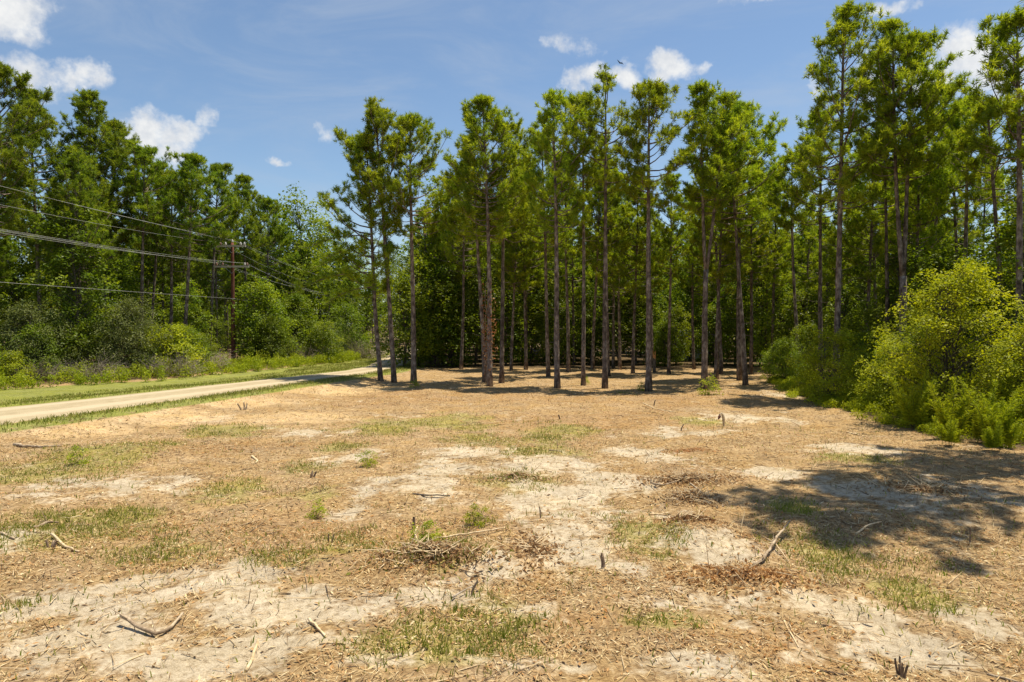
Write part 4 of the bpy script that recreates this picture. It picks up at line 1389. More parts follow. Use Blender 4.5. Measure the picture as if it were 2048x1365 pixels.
WIRES = [(0, .0, TOP + .25, 370, 'topmost power wire, carried on the pole top'), (.83, -.17, UP + .31, 378, 'second power wire from the top, carried on the upper crossarm'),
         (-1.02, -.17, UP + .31, 398, 'third power wire from the top, on the left end of the upper crossarm'), (-1.38, -.17, LO + .31, 448, 'power wire on the far left end of the lower crossarm'),
         (-.83, -.17, LO + .31, 453, 'power wire on the second pin of the lower crossarm'), (1.20, -.17, LO + .31, 462, 'power wire on the third pin of the lower crossarm'),
         (1.42, -.17, LO + .31, 470, 'power wire on the right end of the lower crossarm'), (.2, 0, TEL, 560, 'low telephone cable strung beneath the power wires')]
for xo, yo, zo, yob, lb in WIRES:
    A = Acc()
    pts_all = []
    sag1 = max(.05, PZ + zo - zobs(yob))
    for (ax, ay), (bx, by), sag in (((P2[0], P2[1]), (PX, PY), sag1 * 1.06), ((PX, PY), P3, sag1 * 1.5 + .3)):
        za, zb = gzf(ax, ay) + zo, gzf(bx, by) + zo
        q = np.linspace(0, 1, 26)
        P_ = np.stack([ax + (bx - ax) * q + xo, ay + (by - ay) * q + yo, za + (zb - za) * q - 4 * sag * q * (1 - q)], -1)
        pts_all.append(P_ if not pts_all else P_[1:])
    P_ = np.concatenate(pts_all)
    V, F, c = tube(P_, .008 if yob < 500 else .010, 5)
    tag(link('telephone_cable' if yob > 500 else 'power_wire', A.add(V, F, c).build('wire', M_WIRE, True)), lb, 'wire', 'overhead wires')

# ------------------------------------------------------------------ shed glimpsed through the wood
sx, sy = xat(1384, 76.5), 76.5
sh = root('shed', 'small white building glimpsed through the shaded trunks', 'shed', (sx, sy, gzf(sx, sy)), .12)
link('wall', Acc().add(*box((0, 0, 1.15), (3.2, 2.6, 2.5))).build('wall', M_WHITE), sh)
V = np.array([[-1.8, -1.6, 2.40], [1.8, -1.6, 2.40], [1.8, 0, 3.15], [-1.8, 0, 3.15], [-1.8, 1.6, 2.40], [1.8, 1.6, 2.40],
              [-1.8, -1.6, 2.48], [1.8, -1.6, 2.48], [1.8, 0, 3.23], [-1.8, 0, 3.23], [-1.8, 1.6, 2.48], [1.8, 1.6, 2.48]])
F = np.array([[6, 7, 8, 9], [9, 8, 11, 10], [1, 0, 3, 2], [2, 3, 4, 5], [0, 1, 7, 6], [5, 4, 10, 11]])
link('roof', Acc().add(V, F).build('roof', M_ROOF), sh)
dr_ = link('door', Acc().add(*box((-.7, -1.32, 1.0), (.85, .05, 1.9))).build('door', M_DOOR), sh)
link('handle', Acc().add(*box((-.4, -1.36, 1.0), (.05, .05, .12))).build('handle', M_STEEL), dr_)
wn_ = link('window', Acc().add(*box((.75, -1.315, 1.45), (.9, .04, .8))).build('window', M_GLASS), sh)
for s in (-1, 1):
    link('frame', Acc().add(*box((.75 + s * .47, -1.33, 1.45), (.06, .06, .92))).build('frame', M_WHITE), wn_)
    link('frame', Acc().add(*box((.75, -1.33, 1.45 + s * .43), (.88, .055, .06))).build('frame', M_WHITE), wn_)

# ------------------------------------------------------------------ soaring bird
bp = at(1241, 127, 150)
bird = root('bird', 'dark soaring bird with raised wings high above the centre pines', 'bird', bp, .5)
q = np.linspace(0, 1, 9)
V, F, c = tube(np.stack([0 * q, .36 - .72 * q, .04 * np.sin(q * 3.14)], -1), np.array([.015, .04, .045, .075, .10, .105, .085, .05, .02]), 8)
link('body', Acc().add(V, F, c).build('body', M_BIRD, True), bird)
for s in (-1, 1):
    A = Acc()
    u = np.linspace(0, 1, 8)
    xw = s * (.06 + .82 * u)
    zw = (.62 * u ** 1.35 if s < 0 else .06 * np.sin(u * 3.14) - .10 * u)
    lead, trail = .16 - .10 * u ** 2 - .06 * np.sin(u * 3.14) * 0, -.20 + .22 * u ** 2.2
    rows = []
    for i in range(8):
        th = .018 * (1 - u[i]) + .006
        rows += [[xw[i], lead[i], zw[i] - th], [xw[i], lead[i], zw[i] + th], [xw[i], trail[i], zw[i] + th * .5], [xw[i], trail[i], zw[i] - th * .5]]
    ii = np.arange(4)
    F = np.concatenate([np.stack([ii + a * 4, (ii + 1) % 4 + a * 4, (ii + 1) % 4 + a * 4 + 4, ii + a * 4 + 4], 1) for a in range(7)])
    link('wing', A.add(np.array(rows), F, np.array([[28, 29, 30, 31]])).build('wing', M_BIRD), bird)
V = np.array([[-.04, -.30, .0], [.04, -.30, .0], [.12, -.60, .0], [-.12, -.60, .0], [-.04, -.30, .02], [.04, -.30, .02], [.12, -.60, .012], [-.12, -.60, .012]])
link('tail', Acc().add(V, np.array([[0, 3, 2, 1], [4, 5, 6, 7], [0, 1, 5, 4], [2, 3, 7, 6], [1, 2, 6, 5], [3, 0, 4, 7]])).build('tail', M_BIRD), bird)

# ------------------------------------------------------------------ dead vine on the pine trunk
rg = np.random.default_rng(90)
vx, vy = xat(980, 42.6), 42.6
vn = root('dead_vine', 'dead vine with rusty brown leaves climbing the broad-crowned pine', 'vine', (vx, vy, gzf(vx, vy)), 0)
zz = np.linspace(.2, 6.6, 40)
for ph in (0, 2.4, 4.2):
    V, F, c = tube(np.stack([-.02 * zz + .20 * np.cos(zz * 1.3 + ph), .20 * np.sin(zz * 1.3 + ph), zz], -1), .012, 4)
    link('stem', Acc().add(V, F, c).build('stem', M_TWIG), vn)
k = 520
z = np.where(rg.uniform(size=k) < .6, rg.normal(3.6, 1.0, k), rg.uniform(1.0, 6.6, k))
a = rg.uniform(0, 6.28, k)
r_ = rg.uniform(.17, .50, k) * (.75 + .4 * np.sin(z * 2.1) ** 2)
C = np.stack([-.02 * z + r_ * np.cos(a), r_ * np.sin(a), z], -1)
V, F, tn = leaves(C, .12, rg, None, .0, None, .7)
colr = np.array([(.30, .11, .045), (.40, .19, .08), (.22, .10, .05), (.46, .26, .13)])[rg.integers(0, 4, k)]
A = Acc().add(V, F, tint=np.repeat(colr, 4, 0))
link('leaf', A.build('leaf', M_DEADLEAF), vn)['kind'] = 'stuff'

# ------------------------------------------------------------------ stumps, stubs and sticks lying about
def stick(name, label, px_pts, rad, mat, lift=.0, group=None, kinks=None, twigs=0, seed=0):
    rg = np.random.default_rng(600 + seed)
    pts = []
    for i, (px, py) in enumerate(px_pts):
        x, y = gp(px, py)
        z = gzf(x, y) + rad * .7 + (kinks[i] if kinks else 0) + lift
        pts.append((x, y, z))
    pts = np.array(pts)
    d_ = np.concatenate([[0], np.cumsum(np.linalg.norm(np.diff(pts, axis=0), axis=1))])
    n_ = max(6, int(d_[-1] / .12))
    s = np.linspace(0, d_[-1], n_)
    P_ = np.stack([np.interp(s, d_, pts[:, i]) for i in range(3)], -1)
    kk = np.array([.25, .5, .25])
    P2_ = P_.copy()
    for i in range(3):
        P2_[1:-1, i] = np.convolve(P_[:, i], kk, 'valid')
    P2_[1:-1] += rg.normal(size=(n_ - 2, 3)) * rad * .25
    r_ = rad * (1 - .45 * np.linspace(0, 1, n_)) * rg.uniform(.85, 1.1, n_)
    A = Acc()
    V, F, c = tube(P2_ - P2_[0], r_, 7, .10, rg)
    A.add(V, F, c)
    for j in range(twigs):
        i = rg.integers(1, n_ - 1)
        dv = unit(rg.normal(size=3) + np.array([0, 0, .6]))
        V, F = sticks((P2_[i] - P2_[0])[None], (P2_[i] - P2_[0] + dv * rg.uniform(.1, .35))[None], rad * .35, rad * .12, 4)
        A.add(V, F)
    o = link(name, A.build(name, mat, True), None, tuple(P2_[0]))
    return tag(o, label, 'stick' if name != 'log' else 'log', group)


SG = 'loose sticks on the bare ground'
stick('bent_branch', 'bent grey branch peeled yellow at its elbow on the sand at lower left', [(243, 1268), (272, 1278), (313, 1293), (340, 1280), (366, 1256)], .030, M_WOODG, group=SG, kinks=[.10, .05, .01, .03, .05], twigs=2, seed=1)
stick('long_stick', 'long thin pale stick slanting beside the brown brush heap', [(805, 1112), (860, 1100), (930, 1088), (1008, 1072)], .020, M_WOODP, group=SG, kinks=[.03, .08, .06, .02], seed=2)
stick('dark_stick', 'short charred dark stick on pale sand left of centre', [(826, 993), (850, 996), (900, 998)], .022, M_BARK_D, group=SG, seed=3)
stick('crooked_branch', 'crooked grey branch reaching out of the orange leaf heap', [(1508, 1142), (1535, 1120), (1552, 1100), (1580, 1072)], .028, M_WOODG, group=SG, kinks=[.02, .08, .16, .22], twigs=4, seed=4)
stick('side_branch', 'thin pale twig slanting down right from the crooked branch', [(1545, 1098), (1560, 1110), (1577, 1125)], .014, M_WOODP, group=SG, kinks=[.10, .06, .02], seed=5)
stick('split_stick', 'pale split stick beside the cluster of stubs at left', [(104, 1086), (125, 1096), (158, 1110)], .026, M_WOODP, group=SG, kinks=[.05, .02, .01], seed=6)
stick('curved_stick', 'curved grey stick with forked end above the cluster of stubs', [(62, 1075), (85, 1068), (98, 1055), (118, 1053)], .030, M_WOODG, group=SG, kinks=[.0, .03, .08, .03], twigs=2, seed=7)
stick('stick', 'pale stick entering at the left edge, upper of two', [(0, 1076), (25, 1072), (48, 1069)], .022, M_WOODG, group=SG, seed=8)
stick('stick', 'grey stick entering at the left edge, lower of two', [(0, 1084), (15, 1088), (30, 1092)], .026, M_WOODG, group=SG, seed=9)
stick('log', 'long rotten grey log lying at the far left', [(28, 890), (70, 893), (122, 896)], .055, M_WOODG, group=SG, seed=10)
stick('stick', 'pale stick on the ground before the right-hand weeds', [(1692, 862), (1710, 868), (1728, 874)], .028, M_WOODP, group=SG, twigs=1, seed=11)
stick('long_stick', 'long thin stick lying in front of the thick straight pine', [(1286, 814), (1310, 820), (1352, 825)], .024, M_WOODP, group=SG, kinks=[.12, .04, .01], seed=12)
stick('stick', 'pale stick standing out at the bottom edge left of centre', [(492, 1362), (505, 1340), (517, 1315)], .024, M_WOODP, group=SG, kinks=[.0, .03, .06], seed=13)
stick('stick', 'brown stick running into the bottom right corner', [(1975, 1345), (2010, 1354), (2050, 1366)], .016, M_WOODG, group=SG, seed=14)
stick('stick', 'peeled white stick on the litter at lower right of centre', [(1568, 1240), (1580, 1262), (1597, 1292)], .014, M_WOODP, group=SG, seed=15)
stick('stick', 'splintered pale stick on the bright sand at bottom left', [(618, 1272), (635, 1296), (652, 1312)], .020, M_WOODP, group=SG, kinks=[.03, .02, .0], seed=16)
stick('stick', 'yellowish split stick lying across the bottom left sand', [(640, 1322), (660, 1318), (692, 1320)], .015, M_WOODP, group=SG, seed=17)
stick('stick', 'short pale upright twig above the long thin stick', [(835, 1098), (830, 1085), (836, 1075)], .018, M_WOODP, group=SG, kinks=[.0, .08, .12], seed=18)
stick('stick', 'pale stick in the brush heap right of centre', [(1380, 985), (1400, 1000), (1425, 1010)], .024, M_WOODG, group=SG, kinks=[.12, .08, .02], twigs=2, seed=19)
stick('stick', 'grey stick at the left end of the wide brush heap', [(1305, 973), (1330, 978), (1352, 972)], .024, M_WOODG, group=SG, kinks=[.03, .03, .08], twigs=2, seed=20)
stick('stick', 'pale stick lying below the second brush heap', [(1298, 1038), (1320, 1034), (1344, 1030)], .020, M_WOODP, group=SG, seed=21)
stick('stick', 'pale curved stick lying in the shade at right', [(1712, 1068), (1735, 1058), (1762, 1053)], .020, M_WOODP, group=SG, kinks=[.0, .04, .03], seed=22)
stick('stick', 'thin pale twig in the shade near the right edge', [(1905, 1060), (1925, 1064), (1945, 1070)], .014, M_WOODP, group=SG, seed=23)
stick('stick', 'short brown stick in the grass right of the green tuft', [(1098, 902), (1110, 904), (1122, 905)], .022, M_WOODG, group=SG, seed=24)
stick('stick', 'pale broken stick near the far left sand bank', [(1064 - 560, 913), (515, 921), (512, 927)], .035, M_WOODP, group=SG, seed=25)
stick('stick', 'pale stick lying on the sand at lower right', [(1610, 1282), (1585, 1264), (1577, 1245)], .013, M_WOODP, group=SG, seed=26)
stick('stick', 'thin bowed twig on the sandy hollow below the brown heap', [(905, 1220), (925, 1208), (945, 1200)], .013, M_TWIG, group=SG, kinks=[.01, .03, .05], seed=27)
stick('stick', 'two-pronged twig beside the curved dark stub', [(850, 1190), (862, 1208), (868, 1216)], .013, M_WOODP, group=SG, seed=28)


def stub(label, px, py, h, rad, mat=None, nst=1, lean=(0, 0), seed=0, cap=None, name='stump', jag=.5):
    """cut or splintered stub standing in the ground"""
    rg = np.random.default_rng(700 + seed)
    h *= .68
    x, y = gp(px, py)
    r_ = root(name, label, 'stump', (x, y, gzf(x, y)), 0, 'cut stubs left in the clearing')
    for s in range(nst):
        a = rg.uniform(0, 6.28)
        o = np.array([math.cos(a), math.sin(a), 0]) * (rad * 2.2 * (nst > 1) * rg.uniform(.5, 1.3))
        hh = h * rg.uniform(.6, 1.05) if nst > 1 else h
        q = np.linspace(0, 1, 6)[:, None]
        P_ = o + np.array([[lean[0], lean[1], 0]]) * q ** 1.6 * hh + o * q * 1.2 + np.array([[0, 0, hh]]) * q
        P_[0, 2] = -.06
        rad_ = rad * .8
        V, F, c = tube(P_, rad_ * np.array([1.3, 1.0, .95, .92, .9, .82]), 8, .08, rg)
        V[-8:, 2] += rg.uniform(-jag, jag, 8) * rad * 1.6
        st_ = link('stem', Acc().add(V, F, c[:1]).build('stem', mat or M_STUB, False), r_)
        top = V[-8:]
        Vt = np.concatenate([top, [top.mean(0) + np.array([0, 0, -rad * .3])]])
        i = np.arange(8)
        Ft = np.stack([i, (i + 1) % 8, np.full(8, 8)], 1)
        link('cut_face', Acc().add(Vt, Ft).build('cut_face', cap or M_WOODP), st_)
    return r_


stub('dark upright stub with pale chip at its top, left of centre', 828, 1066, .32, .036, seed=1)
stub('jagged pale brown stub beside a small sand hollow', 1207, 1152, .30, .040, M_STUB, lean=(-.15, .1), seed=2)
stub('curved dark stub below the brown brush heap', 944, 1207, .28, .022, lean=(.45, 0), seed=3)
stub('cluster of thin dark stubs near the bottom right', 1805, 1345, .30, .016, nst=6, lean=(.1, 0), seed=4)
stub('cluster of cut stubs beside the pale split stick at left', 100, 1098, .22, .026, nst=4, seed=5)
stub('dark ragged stub among grass left of centre', 623, 952, .26, .030, nst=3, seed=6)
stub('pale forked stub on the bank near the road', 487, 822, .55, .045, M_WOODG, nst=3, lean=(-.2, 0), seed=7)
stub('twin thin stubs leaning right in the middle distance', 1308, 813, .40, .035, lean=(.25, 0), seed=9)
stub('short leaning stub left of the pale peeled stub', 1362, 861, .34, .030, lean=(.4, 0), seed=10)
stub('tall thin pale stub in the shade at right', 1940, 1078, .45, .016, M_STUB, seed=11)
stub('thin forked stub in the grass left of the upright stub', 660, 1105, .40, .014, nst=2, lean=(.1, 0), seed=14)
stub('thin twig-like stub beside the first sand track', 1081, 1045, .34, .014, lean=(-.1, 0), seed=15)
stub('two dry stubs in the middle distance left of the open-topped pine', 1122, 838, .38, .022, nst=2, seed=17)

# pale peeled sapling stub bent over at the top
x, y = gp(1447, 852)
r_ = root('sapling_stub', 'pale peeled sapling stub bent over at its top, alone right of centre', 'stump', (x, y, gzf(x, y)), 0)
P_ = np.array([(.02, 0, -.05), (0, 0, .12), (0, 0, .28), (-.03, 0, .42), (-.08, 0, .50), (-.14, 0, .46), (-.20, 0, .36)])
V, F, c = tube(P_, [.05, .045, .05, .048, .05, .03, .015], 7, .15, np.random.default_rng(3))
link('stem', Acc().add(V, F, c).build('stem', M_WOODP, False), r_)
V, F, c = tube(np.array([(-.13, -.03, .42), (-.17, -.03, .36), (-.21, -.03, .27)]), [.03, .05, .02], 6, .15, np.random.default_rng(4))
link('bark_flap', Acc().add(V, F, c).build('bark_flap', M_POLE, False), r_)

# broken trunk with raw orange splinters
x, y = xat(1309, 53.0), 53.0
r_ = root('broken_trunk', 'broken trunk with raw orange splinters behind the thick straight pine', 'stump', (x, y, gzf(x, y)), 0)
zz = np.linspace(-.1, 1.15, 6)
V, F, c = tube(np.stack([0 * zz, 0 * zz, zz], -1), [.17, .14, .13, .13, .125, .12], 9, .08, np.random.default_rng(8))
link('trunk', Acc().add(V, F, c).build('trunk', M_BARK_D, True), r_)
rg = np.random.default_rng(9)
a = rg.uniform(0, 6.28, 14)
A_ = np.stack([np.cos(a) * .08, np.sin(a) * .08, np.full(14, 1.05)], -1)
B_ = A_ * np.array([1.1, 1.1, 1]) + np.stack([rg.normal(size=14) * .03 - .04, rg.normal(size=14) * .03, rg.uniform(.2, .75, 14)], -1)
M_ORANGE = solid('raw_orange_wood', [(0, (.42, .19, .06)), (1, (.68, .38, .16))], 8, bump=0)
for i in range(14):
    link('splinter', Acc().add(*sticks(A_[i:i + 1], B_[i:i + 1], .045, .012, 4)).build('splinter', M_ORANGE), r_)

# ------------------------------------------------------------------ heaps
def heap(label, px, py, rx_, ry_, h, n_leaf, n_twig, cols, lsz, seed, name='brush_heap', cat='brush heap'):
    h, n_twig, n_leaf = h * .7, int(n_twig * .55), int(n_leaf * .8)
    rg = np.random.default_rng(800 + seed)
    x, y = gp(px, py)
    r_ = root(name, label, cat, (x, y, gzf(x, y)), 0)

    def surf(k, top=1.0):
        a, rr = rg.uniform(0, 6.28, k), np.abs(rg.normal(0, .62, k))
        rr = rr * (.75 + .5 * fbm(np.cos(a) * 2 + seed, np.sin(a) * 2, 19, 2))
        u, v = np.cos(a) * rr * rx_, np.sin(a) * rr * ry_
        zz = gz(x + u, y + v) - r_.location.z + h * np.exp(-2.2 * rr ** 2) * rg.uniform(.3, 1, k) * top + .01
        return np.stack([u, v, zz], -1)
    C = surf(n_leaf)
    V, F, tn = leaves(C, lsz, rg, None, .35, None, .42)
    cc = np.array(cols)[rg.integers(0, len(cols), n_leaf)] * rg.uniform(.75, 1.2, (n_leaf, 1))
    o = link('litter', Acc().add(V, F, tint=np.repeat(cc, 4, 0)).build('litter', M_DEADLEAF), r_)
    o['kind'] = 'stuff'
    if n_twig:
        A_ = surf(n_twig)
        d_ = unit(np.stack([rg.normal(size=n_twig), rg.normal(size=n_twig), rg.uniform(0, .6, n_twig)], -1))
        B_ = A_ + d_ * rg.uniform(.12, .5, n_twig)[:, None]
        o = link('twig', Acc().add(*sticks(A_, B_, .009, .004, 4)).build('twig', M_WOODP), r_)
        o['kind'] = 'stuff'
    return r_


BR = [(.38, .23, .11), (.46, .30, .15), (.28, .16, .08), (.56, .40, .22), (.60, .46, .28)]
OR = [(.50, .28, .11), (.60, .38, .18), (.40, .22, .09), (.66, .48, .27)]
heap('heap of orange-brown dead oak leaves under a crooked branch', 1490, 1163, 1.05, .45, .16, 1500, 30, OR, .10, 1, 'leaf_heap', 'leaf heap')
heap('thin spread of orange leaves left of the leaf heap', 1418, 1145, .35, .15, .05, 220, 4, OR, .09, 2, 'leaf_heap', 'leaf heap')
heap('wide brown brush heap right of centre beyond the sand', 1370, 965, 1.25, .55, .22, 1300, 170, BR, .11, 3)
heap('round heap of brown brush and sand right of centre', 1385, 1005, .70, .42, .20, 700, 80, BR + [(.55, .46, .33)], .10, 4)
heap('brown brush heap with green sprigs left of the sand track', 870, 1140, 1.05, .55, .24, 1500, 150, BR + [(.22, .22, .05)], .10, 5)
heap('small rusty pine-straw heap on the shaded mound', 1385, 1065, .55, .28, .12, 600, 40, [(.34, .19, .09), (.42, .26, .13), (.26, .15, .07)], .10, 6, 'straw_heap', 'straw heap')
heap('patch of bright orange sawdust and shavings in the middle distance', 1385, 906, .75, .35, .05, 700, 0, [(.58, .31, .13), (.64, .42, .22), (.52, .36, .19)], .08, 7, 'shavings_heap', 'shavings')
heap('brown twiggy heap in the shade at right', 1840, 985, 1.1, .5, .16, 700, 90, BR, .10, 8)
heap('dry twig heap by the grassy mound in the centre', 1035, 962, .8, .4, .14, 700, 60, BR + [(.20, .22, .05), (.24, .26, .06)], .10, 9)
heap('small brown heap at the far left of the sand track', 1070, 1110, .45, .9, .12, 800, 50, BR, .10, 10)

# ------------------------------------------------------------------ litter, grass and stubble over the ground
def scatter(n_, y0, y1, rg, half=.86):
    y = np.sqrt(rg.uniform(y0 ** 2, y1 ** 2, n_))
    x = rg.uniform(-half, half, n_) * y
    return x, y


def keep_mask(x, y):
    dr_, wr_ = poly_dist(ROAD, x, y, ROADW)
    de_, _ = poly_dist(EDGE_R, x, y)
    return (dr_ > wr_ + .9) & (de_ < .6) & ~((y > 50) & (x > 18))


rg = np.random.default_rng(42)
PAL = np.array([(.50, .36, .185), (.60, .46, .255), (.42, .27, .13), (.29, .175, .085), (.66, .54, .34), (.16, .095, .052), (.43, .25, .11)])
Vs, Fs, Ts, base_i = [], [], [], 0
for (n_, y0, y1, s_) in [(85000, 6.3, 13, 1.05), (80000, 13, 24, 1.2), (55000, 24, 46, 1.5), (15000, 46, 60, 1.8)]:
    x, y = scatter(n_, y0, y1, rg)
    sa_, gr_, re_ = masks(x, y)
    k = keep_mask(x, y) & (rg.uniform(size=n_) > .86 * sstep(sa_, .12, .6))
    k &= rg.uniform(size=n_) < .30 + 1.0 * sstep(fbm(x * 1.4, y * 1.4, 87, 3), .36, .60)
    x, y, re_, gr_ = x[k], y[k], re_[k], gr_[k]
    n_ = len(x)
    kind = rg.choice(4, n_, p=[.62, .16, .12, .10])           # straw, chip, leaf, dark bit
    ln = np.choose(kind, [rg.uniform(.06, .24, n_), rg.uniform(.04, .13, n_), rg.uniform(.05, .10, n_), rg.uniform(.03, .10, n_)]) * s_
    wd = np.choose(kind, [rg.uniform(.004, .009, n_), rg.uniform(.012, .026, n_), rg.uniform(.02, .045, n_), rg.uniform(.008, .022, n_)]) * s_
    a = rg.uniform(0, 6.28, n_)
    til = rg.normal(0, .22, n_)
    z = gz(x, y) + .008 + .5 * ln * np.abs(np.sin(til)) * .6
    d_ = np.stack([np.cos(a) * np.cos(til), np.sin(a) * np.cos(til), np.sin(til)], -1)
    sd_ = unit(np.stack([-np.sin(a), np.cos(a), rg.normal(0, .35, n_)], -1))
    C = np.stack([x, y, z], -1)
    V = np.stack([C - d_ * ln[:, None] / 2, C + sd_ * wd[:, None] / 2 + np.array([0, 0, .006]), C + d_ * ln[:, None] / 2, C - sd_ * wd[:, None] / 2 + np.array([0, 0, .006])], 1)
    col = np.where((kind == 0)[:, None], PAL[rg.choice(7, n_, p=[.28, .2, .2, .1, .12, .04, .06])],
                   np.where((kind == 1)[:, None], PAL[rg.choice([1, 4, 0], n_)], np.where((kind == 2)[:, None], PAL[rg.choice([2, 6, 3], n_)], PAL[rg.choice([3, 5], n_)])))
    col = col * rg.uniform(.75, 1.15, (n_, 1))
    col = np.where((rg.uniform(size=n_) < re_ * .7)[:, None], col * np.array([.88, .74, .60]), col)
    Vs.append(V.reshape(-1, 3)); Ts.append(np.repeat(col, 4, 0))
V = np.concatenate(Vs)
lit_o = link('ground_litter', mesh_np('ground_litter', V, np.arange(len(V)).reshape(-1, 4), M_PIECE, attrs={'tint': np.concatenate(Ts)}))
tag(lit_o, 'straw, chips and dead leaves scattered over the bare ground', 'litter', kind='stuff')


def blades(name, x, y, h, wdt, cols, rg, label, lean=.5):
    n_ = len(x)
    a = rg.uniform(0, 6.28, n_)
    z = gz(x, y) - .01
    B = np.stack([x, y, z], -1)
    d_ = np.stack([np.cos(a) * lean * rg.uniform(.2, 1.2, n_), np.sin(a) * lean * rg.uniform(.2, 1.2, n_), np.ones(n_)], -1)
    T_ = B + d_ * h[:, None]
    mid = B + d_ * h[:, None] * np.array([.42, .42, .60])
    b = rg.uniform(0, 6.28, n_)
    sd_ = np.stack([np.cos(b), np.sin(b), 0 * b], -1) * wdt[:, None] / 2
    V = np.stack([B - sd_, B + sd_, mid + sd_ * .8, T_, mid - sd_ * .8], 1).reshape(-1, 3)
    F = np.arange(len(V)).reshape(-1, 5)
    o = link(name, mesh_np(name, V, F, M_BLADE, attrs={'tint': np.repeat(cols, 5, 0)}))
    return tag(o, label, 'grass', kind='stuff')


GC = np.array([(.20, .25, .03), (.29, .32, .05), (.40, .38, .09), (.48, .41, .15), (.54, .44, .21)])
xs_, ys_ = [], []
for (n_, y0, y1) in [(80000, 6.3, 14), (80000, 14, 26), (50000, 26, 44)]:
    x, y = scatter(n_, y0, y1, rg)
    _, g_, _ = masks(x, y)
    cl_ = fbm(x * 2.5, y * 2.5, 61, 3)
    k = keep_mask(x, y) & (rg.uniform(size=n_) < .03 + .85 * sstep(g_, .08, .6) * sstep(cl_, .36, .60))
    xs_.append(x[k]); ys_.append(y[k])
x, y = np.concatenate(xs_), np.concatenate(ys_)
n_ = len(x)
blades('clearing_grass', x, y, rg.uniform(.03, .12, n_), rg.uniform(.008, .016, n_) * (1 + y / 40), GC[rg.choice(5, n_, p=[.22, .3, .22, .16, .10])] * rg.uniform(.8, 1.15, (n_, 1)), rg,
       'sparse green and straw-coloured grass growing in patches of the clearing', .7)
# denser tussocks that stand out
xs_, ys_, hs_ = [], [], []
for px, py, sp, k in [(690, 893, .28, 260), (612, 930, .30, 240), (1085, 876, .35, 420), (955, 1245, .30, 520), (1000, 1290, .25, 380), (1040, 955, .35, 380), (1590, 1020, .28, 300), (735, 1062, .10, 120), (870, 1108, .22, 200), (960, 1055, .22, 220),
                      (1825, 1215, .18, 200), (1330, 1240, .2, 150), (90, 915, .5, 380), (60, 940, .5, 300), (150, 960, .5, 300), (200, 1050, .5, 420), (130, 1058, .4, 300), (470, 975, .4, 260), (1085, 845, .5, 240), (850, 845, .5, 220), (1240, 788, .5, 160),
                      (1660, 1105, .4, 300), (1640, 1130, .3, 220), (330, 1120, .3, 150), (880, 1330, .3, 380), (960, 1330, .25, 300), (1060, 903, .5, 300), (560, 1130, .25, 150), (240, 1125, .2, 160), (1870, 1125, .3, 220), (40, 1215, .2, 160), (1035, 1265, .2, 260)]:
    cx_, cy2 = gp(px, py)
    k = int(k * .8)
    tx_ = rg.standard_t(3, size=(k, 2)) * sp
    cb_ = fbm((cx_ + tx_[:, 0]) * 5, (cy2 + tx_[:, 1]) * 5, 63, 2)
    kp = (cb_ > .42) & (np.abs(tx_).max(1) < sp * 4)
    tx_ = tx_[kp]
    xs_.append(cx_ + tx_[:, 0]); ys_.append(cy2 + tx_[:, 1] * .8); hs_.append(rg.uniform(.035, .13, len(tx_)))
x, y, h = np.concatenate(xs_), np.concatenate(ys_), np.concatenate(hs_)
n_ = len(x)
blades('grass_tussocks', x, y, h, rg.uniform(.010, .018, n_) * (1 + y / 40), GC[rg.choice(5, n_, p=[.26, .30, .22, .13, .09])] * rg.uniform(.75, 1.1, (n_, 1)), rg, 'green grass tussocks dotted over the bare ground', .55)
# verge on both sides of the road
n_ = 60000
s = rg.uniform(0, 1, n_) ** 1.0 * 88 + 87
ss = np.interp(s, [0, st[-1]], [0, st[-1]])
bx, by = np.interp(ss, st, cxr2), np.interp(ss, st, cyr2)
nx_, ny_ = np.interp(ss, st, nxr), np.interp(ss, st, nyr)
w_ = np.interp(ss, st, wdr)
sidev = np.where(rg.uniform(size=n_) < .30, 1.0, -1.0)
off = np.where(sidev > 0, w_ - .25 + np.abs(rg.normal(0, .7, n_)), w_ - .1 + rg.uniform(0, 5.5, n_))
x, y = bx + nx_ * sidev * off, by + ny_ * sidev * off
k = (np.abs(x / np.maximum(y, 1)) < .95) & (y > 8)
pn = fbm(x * .8, y * .8, 71, 3)
k &= rg.uniform(size=n_) < sstep(pn, .25, .6) + .15
x, y, sidev = x[k], y[k], sidev[k]
n_ = len(x)
cv = np.where((sidev > 0)[:, None], GC[rg.choice(5, n_, p=[.22, .30, .24, .16, .08])], GC[rg.choice(5, n_, p=[.30, .32, .2, .12, .06])]) * rg.uniform(.7, 1.1, (n_, 1))
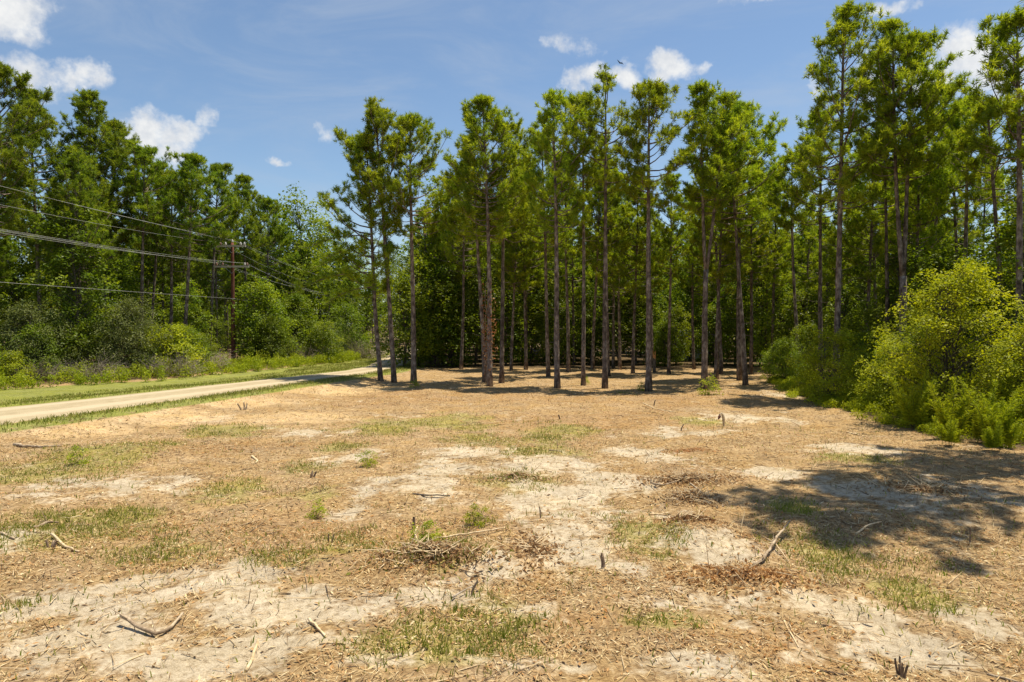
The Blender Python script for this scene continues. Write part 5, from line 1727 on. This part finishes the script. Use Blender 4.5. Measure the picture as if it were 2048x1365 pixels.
blades('verge_grass', x, y, np.where(sidev > 0, rg.uniform(.05, .18, n_), rg.uniform(.05, .16, n_)), rg.uniform(.02, .035, n_), cv, rg, 'short dry grass on the verges of the gravel road', .6)
# thin dark stalks of mown brush
xs_, ys_ = [], []
for (n_, y0, y1) in [(900, 6.5, 15), (1500, 15, 26), (3600, 26, 46)]:
    x, y = scatter(n_, y0, y1, rg)
    cl_ = fbm(x * .8, y * .8, 66, 3)
    k = keep_mask(x, y) & (cl_ > .46)
    xs_.append(x[k]); ys_.append(y[k])
x, y = np.concatenate(xs_), np.concatenate(ys_)
n_ = len(x)
A_ = np.stack([x, y, gz(x, y) - .01], -1)
d_ = np.stack([rg.normal(size=n_) * .45, rg.normal(size=n_) * .45, np.ones(n_)], -1)
B_ = A_ + d_ * (rg.gamma(2.0, .03, n_) + .02)[:, None]
V, F = sticks(A_, B_, .005 + y * .00012, .003 + y * .00006, 3)
cs = np.array([(.09, .06, .04), (.16, .11, .075), (.26, .19, .12), (.40, .31, .2)])[rg.choice(4, n_, p=[.2, .3, .3, .2])]
tag(link('mown_stalks', mesh_np('mown_stalks', V, F, M_PIECE, attrs={'tint': np.repeat(cs, 6, 0)})), 'thin broken stalks of mown brush standing in the litter', 'stubble', kind='stuff')
# scattered twigs lying flat
n_ = 2600
x, y = scatter(n_, 6.5, 30, rg)
k = keep_mask(x, y)
x, y = x[k], y[k]
n_ = len(x)
a = rg.uniform(0, 6.28, n_)
A_ = np.stack([x, y, gz(x, y) + .012], -1)
ln = rg.gamma(2.2, .10, n_) + .08
x2, y2 = x + np.cos(a) * ln, y + np.sin(a) * ln
B_ = np.stack([x2, y2, gz(x2, y2) + .012 + rg.uniform(0, .05, n_)], -1)
V, F = sticks(A_, B_, rg.uniform(.004, .011, n_), .003, 4)
cs = np.array([(.60, .46, .28), (.45, .33, .2), (.26, .18, .11), (.14, .10, .07)])[rg.choice(4, n_, p=[.35, .3, .2, .15])]
tag(link('scattered_twigs', mesh_np('scattered_twigs', V, F, M_PIECE, attrs={'tint': np.repeat(cs, 8, 0)})), 'thin broken twigs lying over the bare ground', 'twigs', kind='stuff')
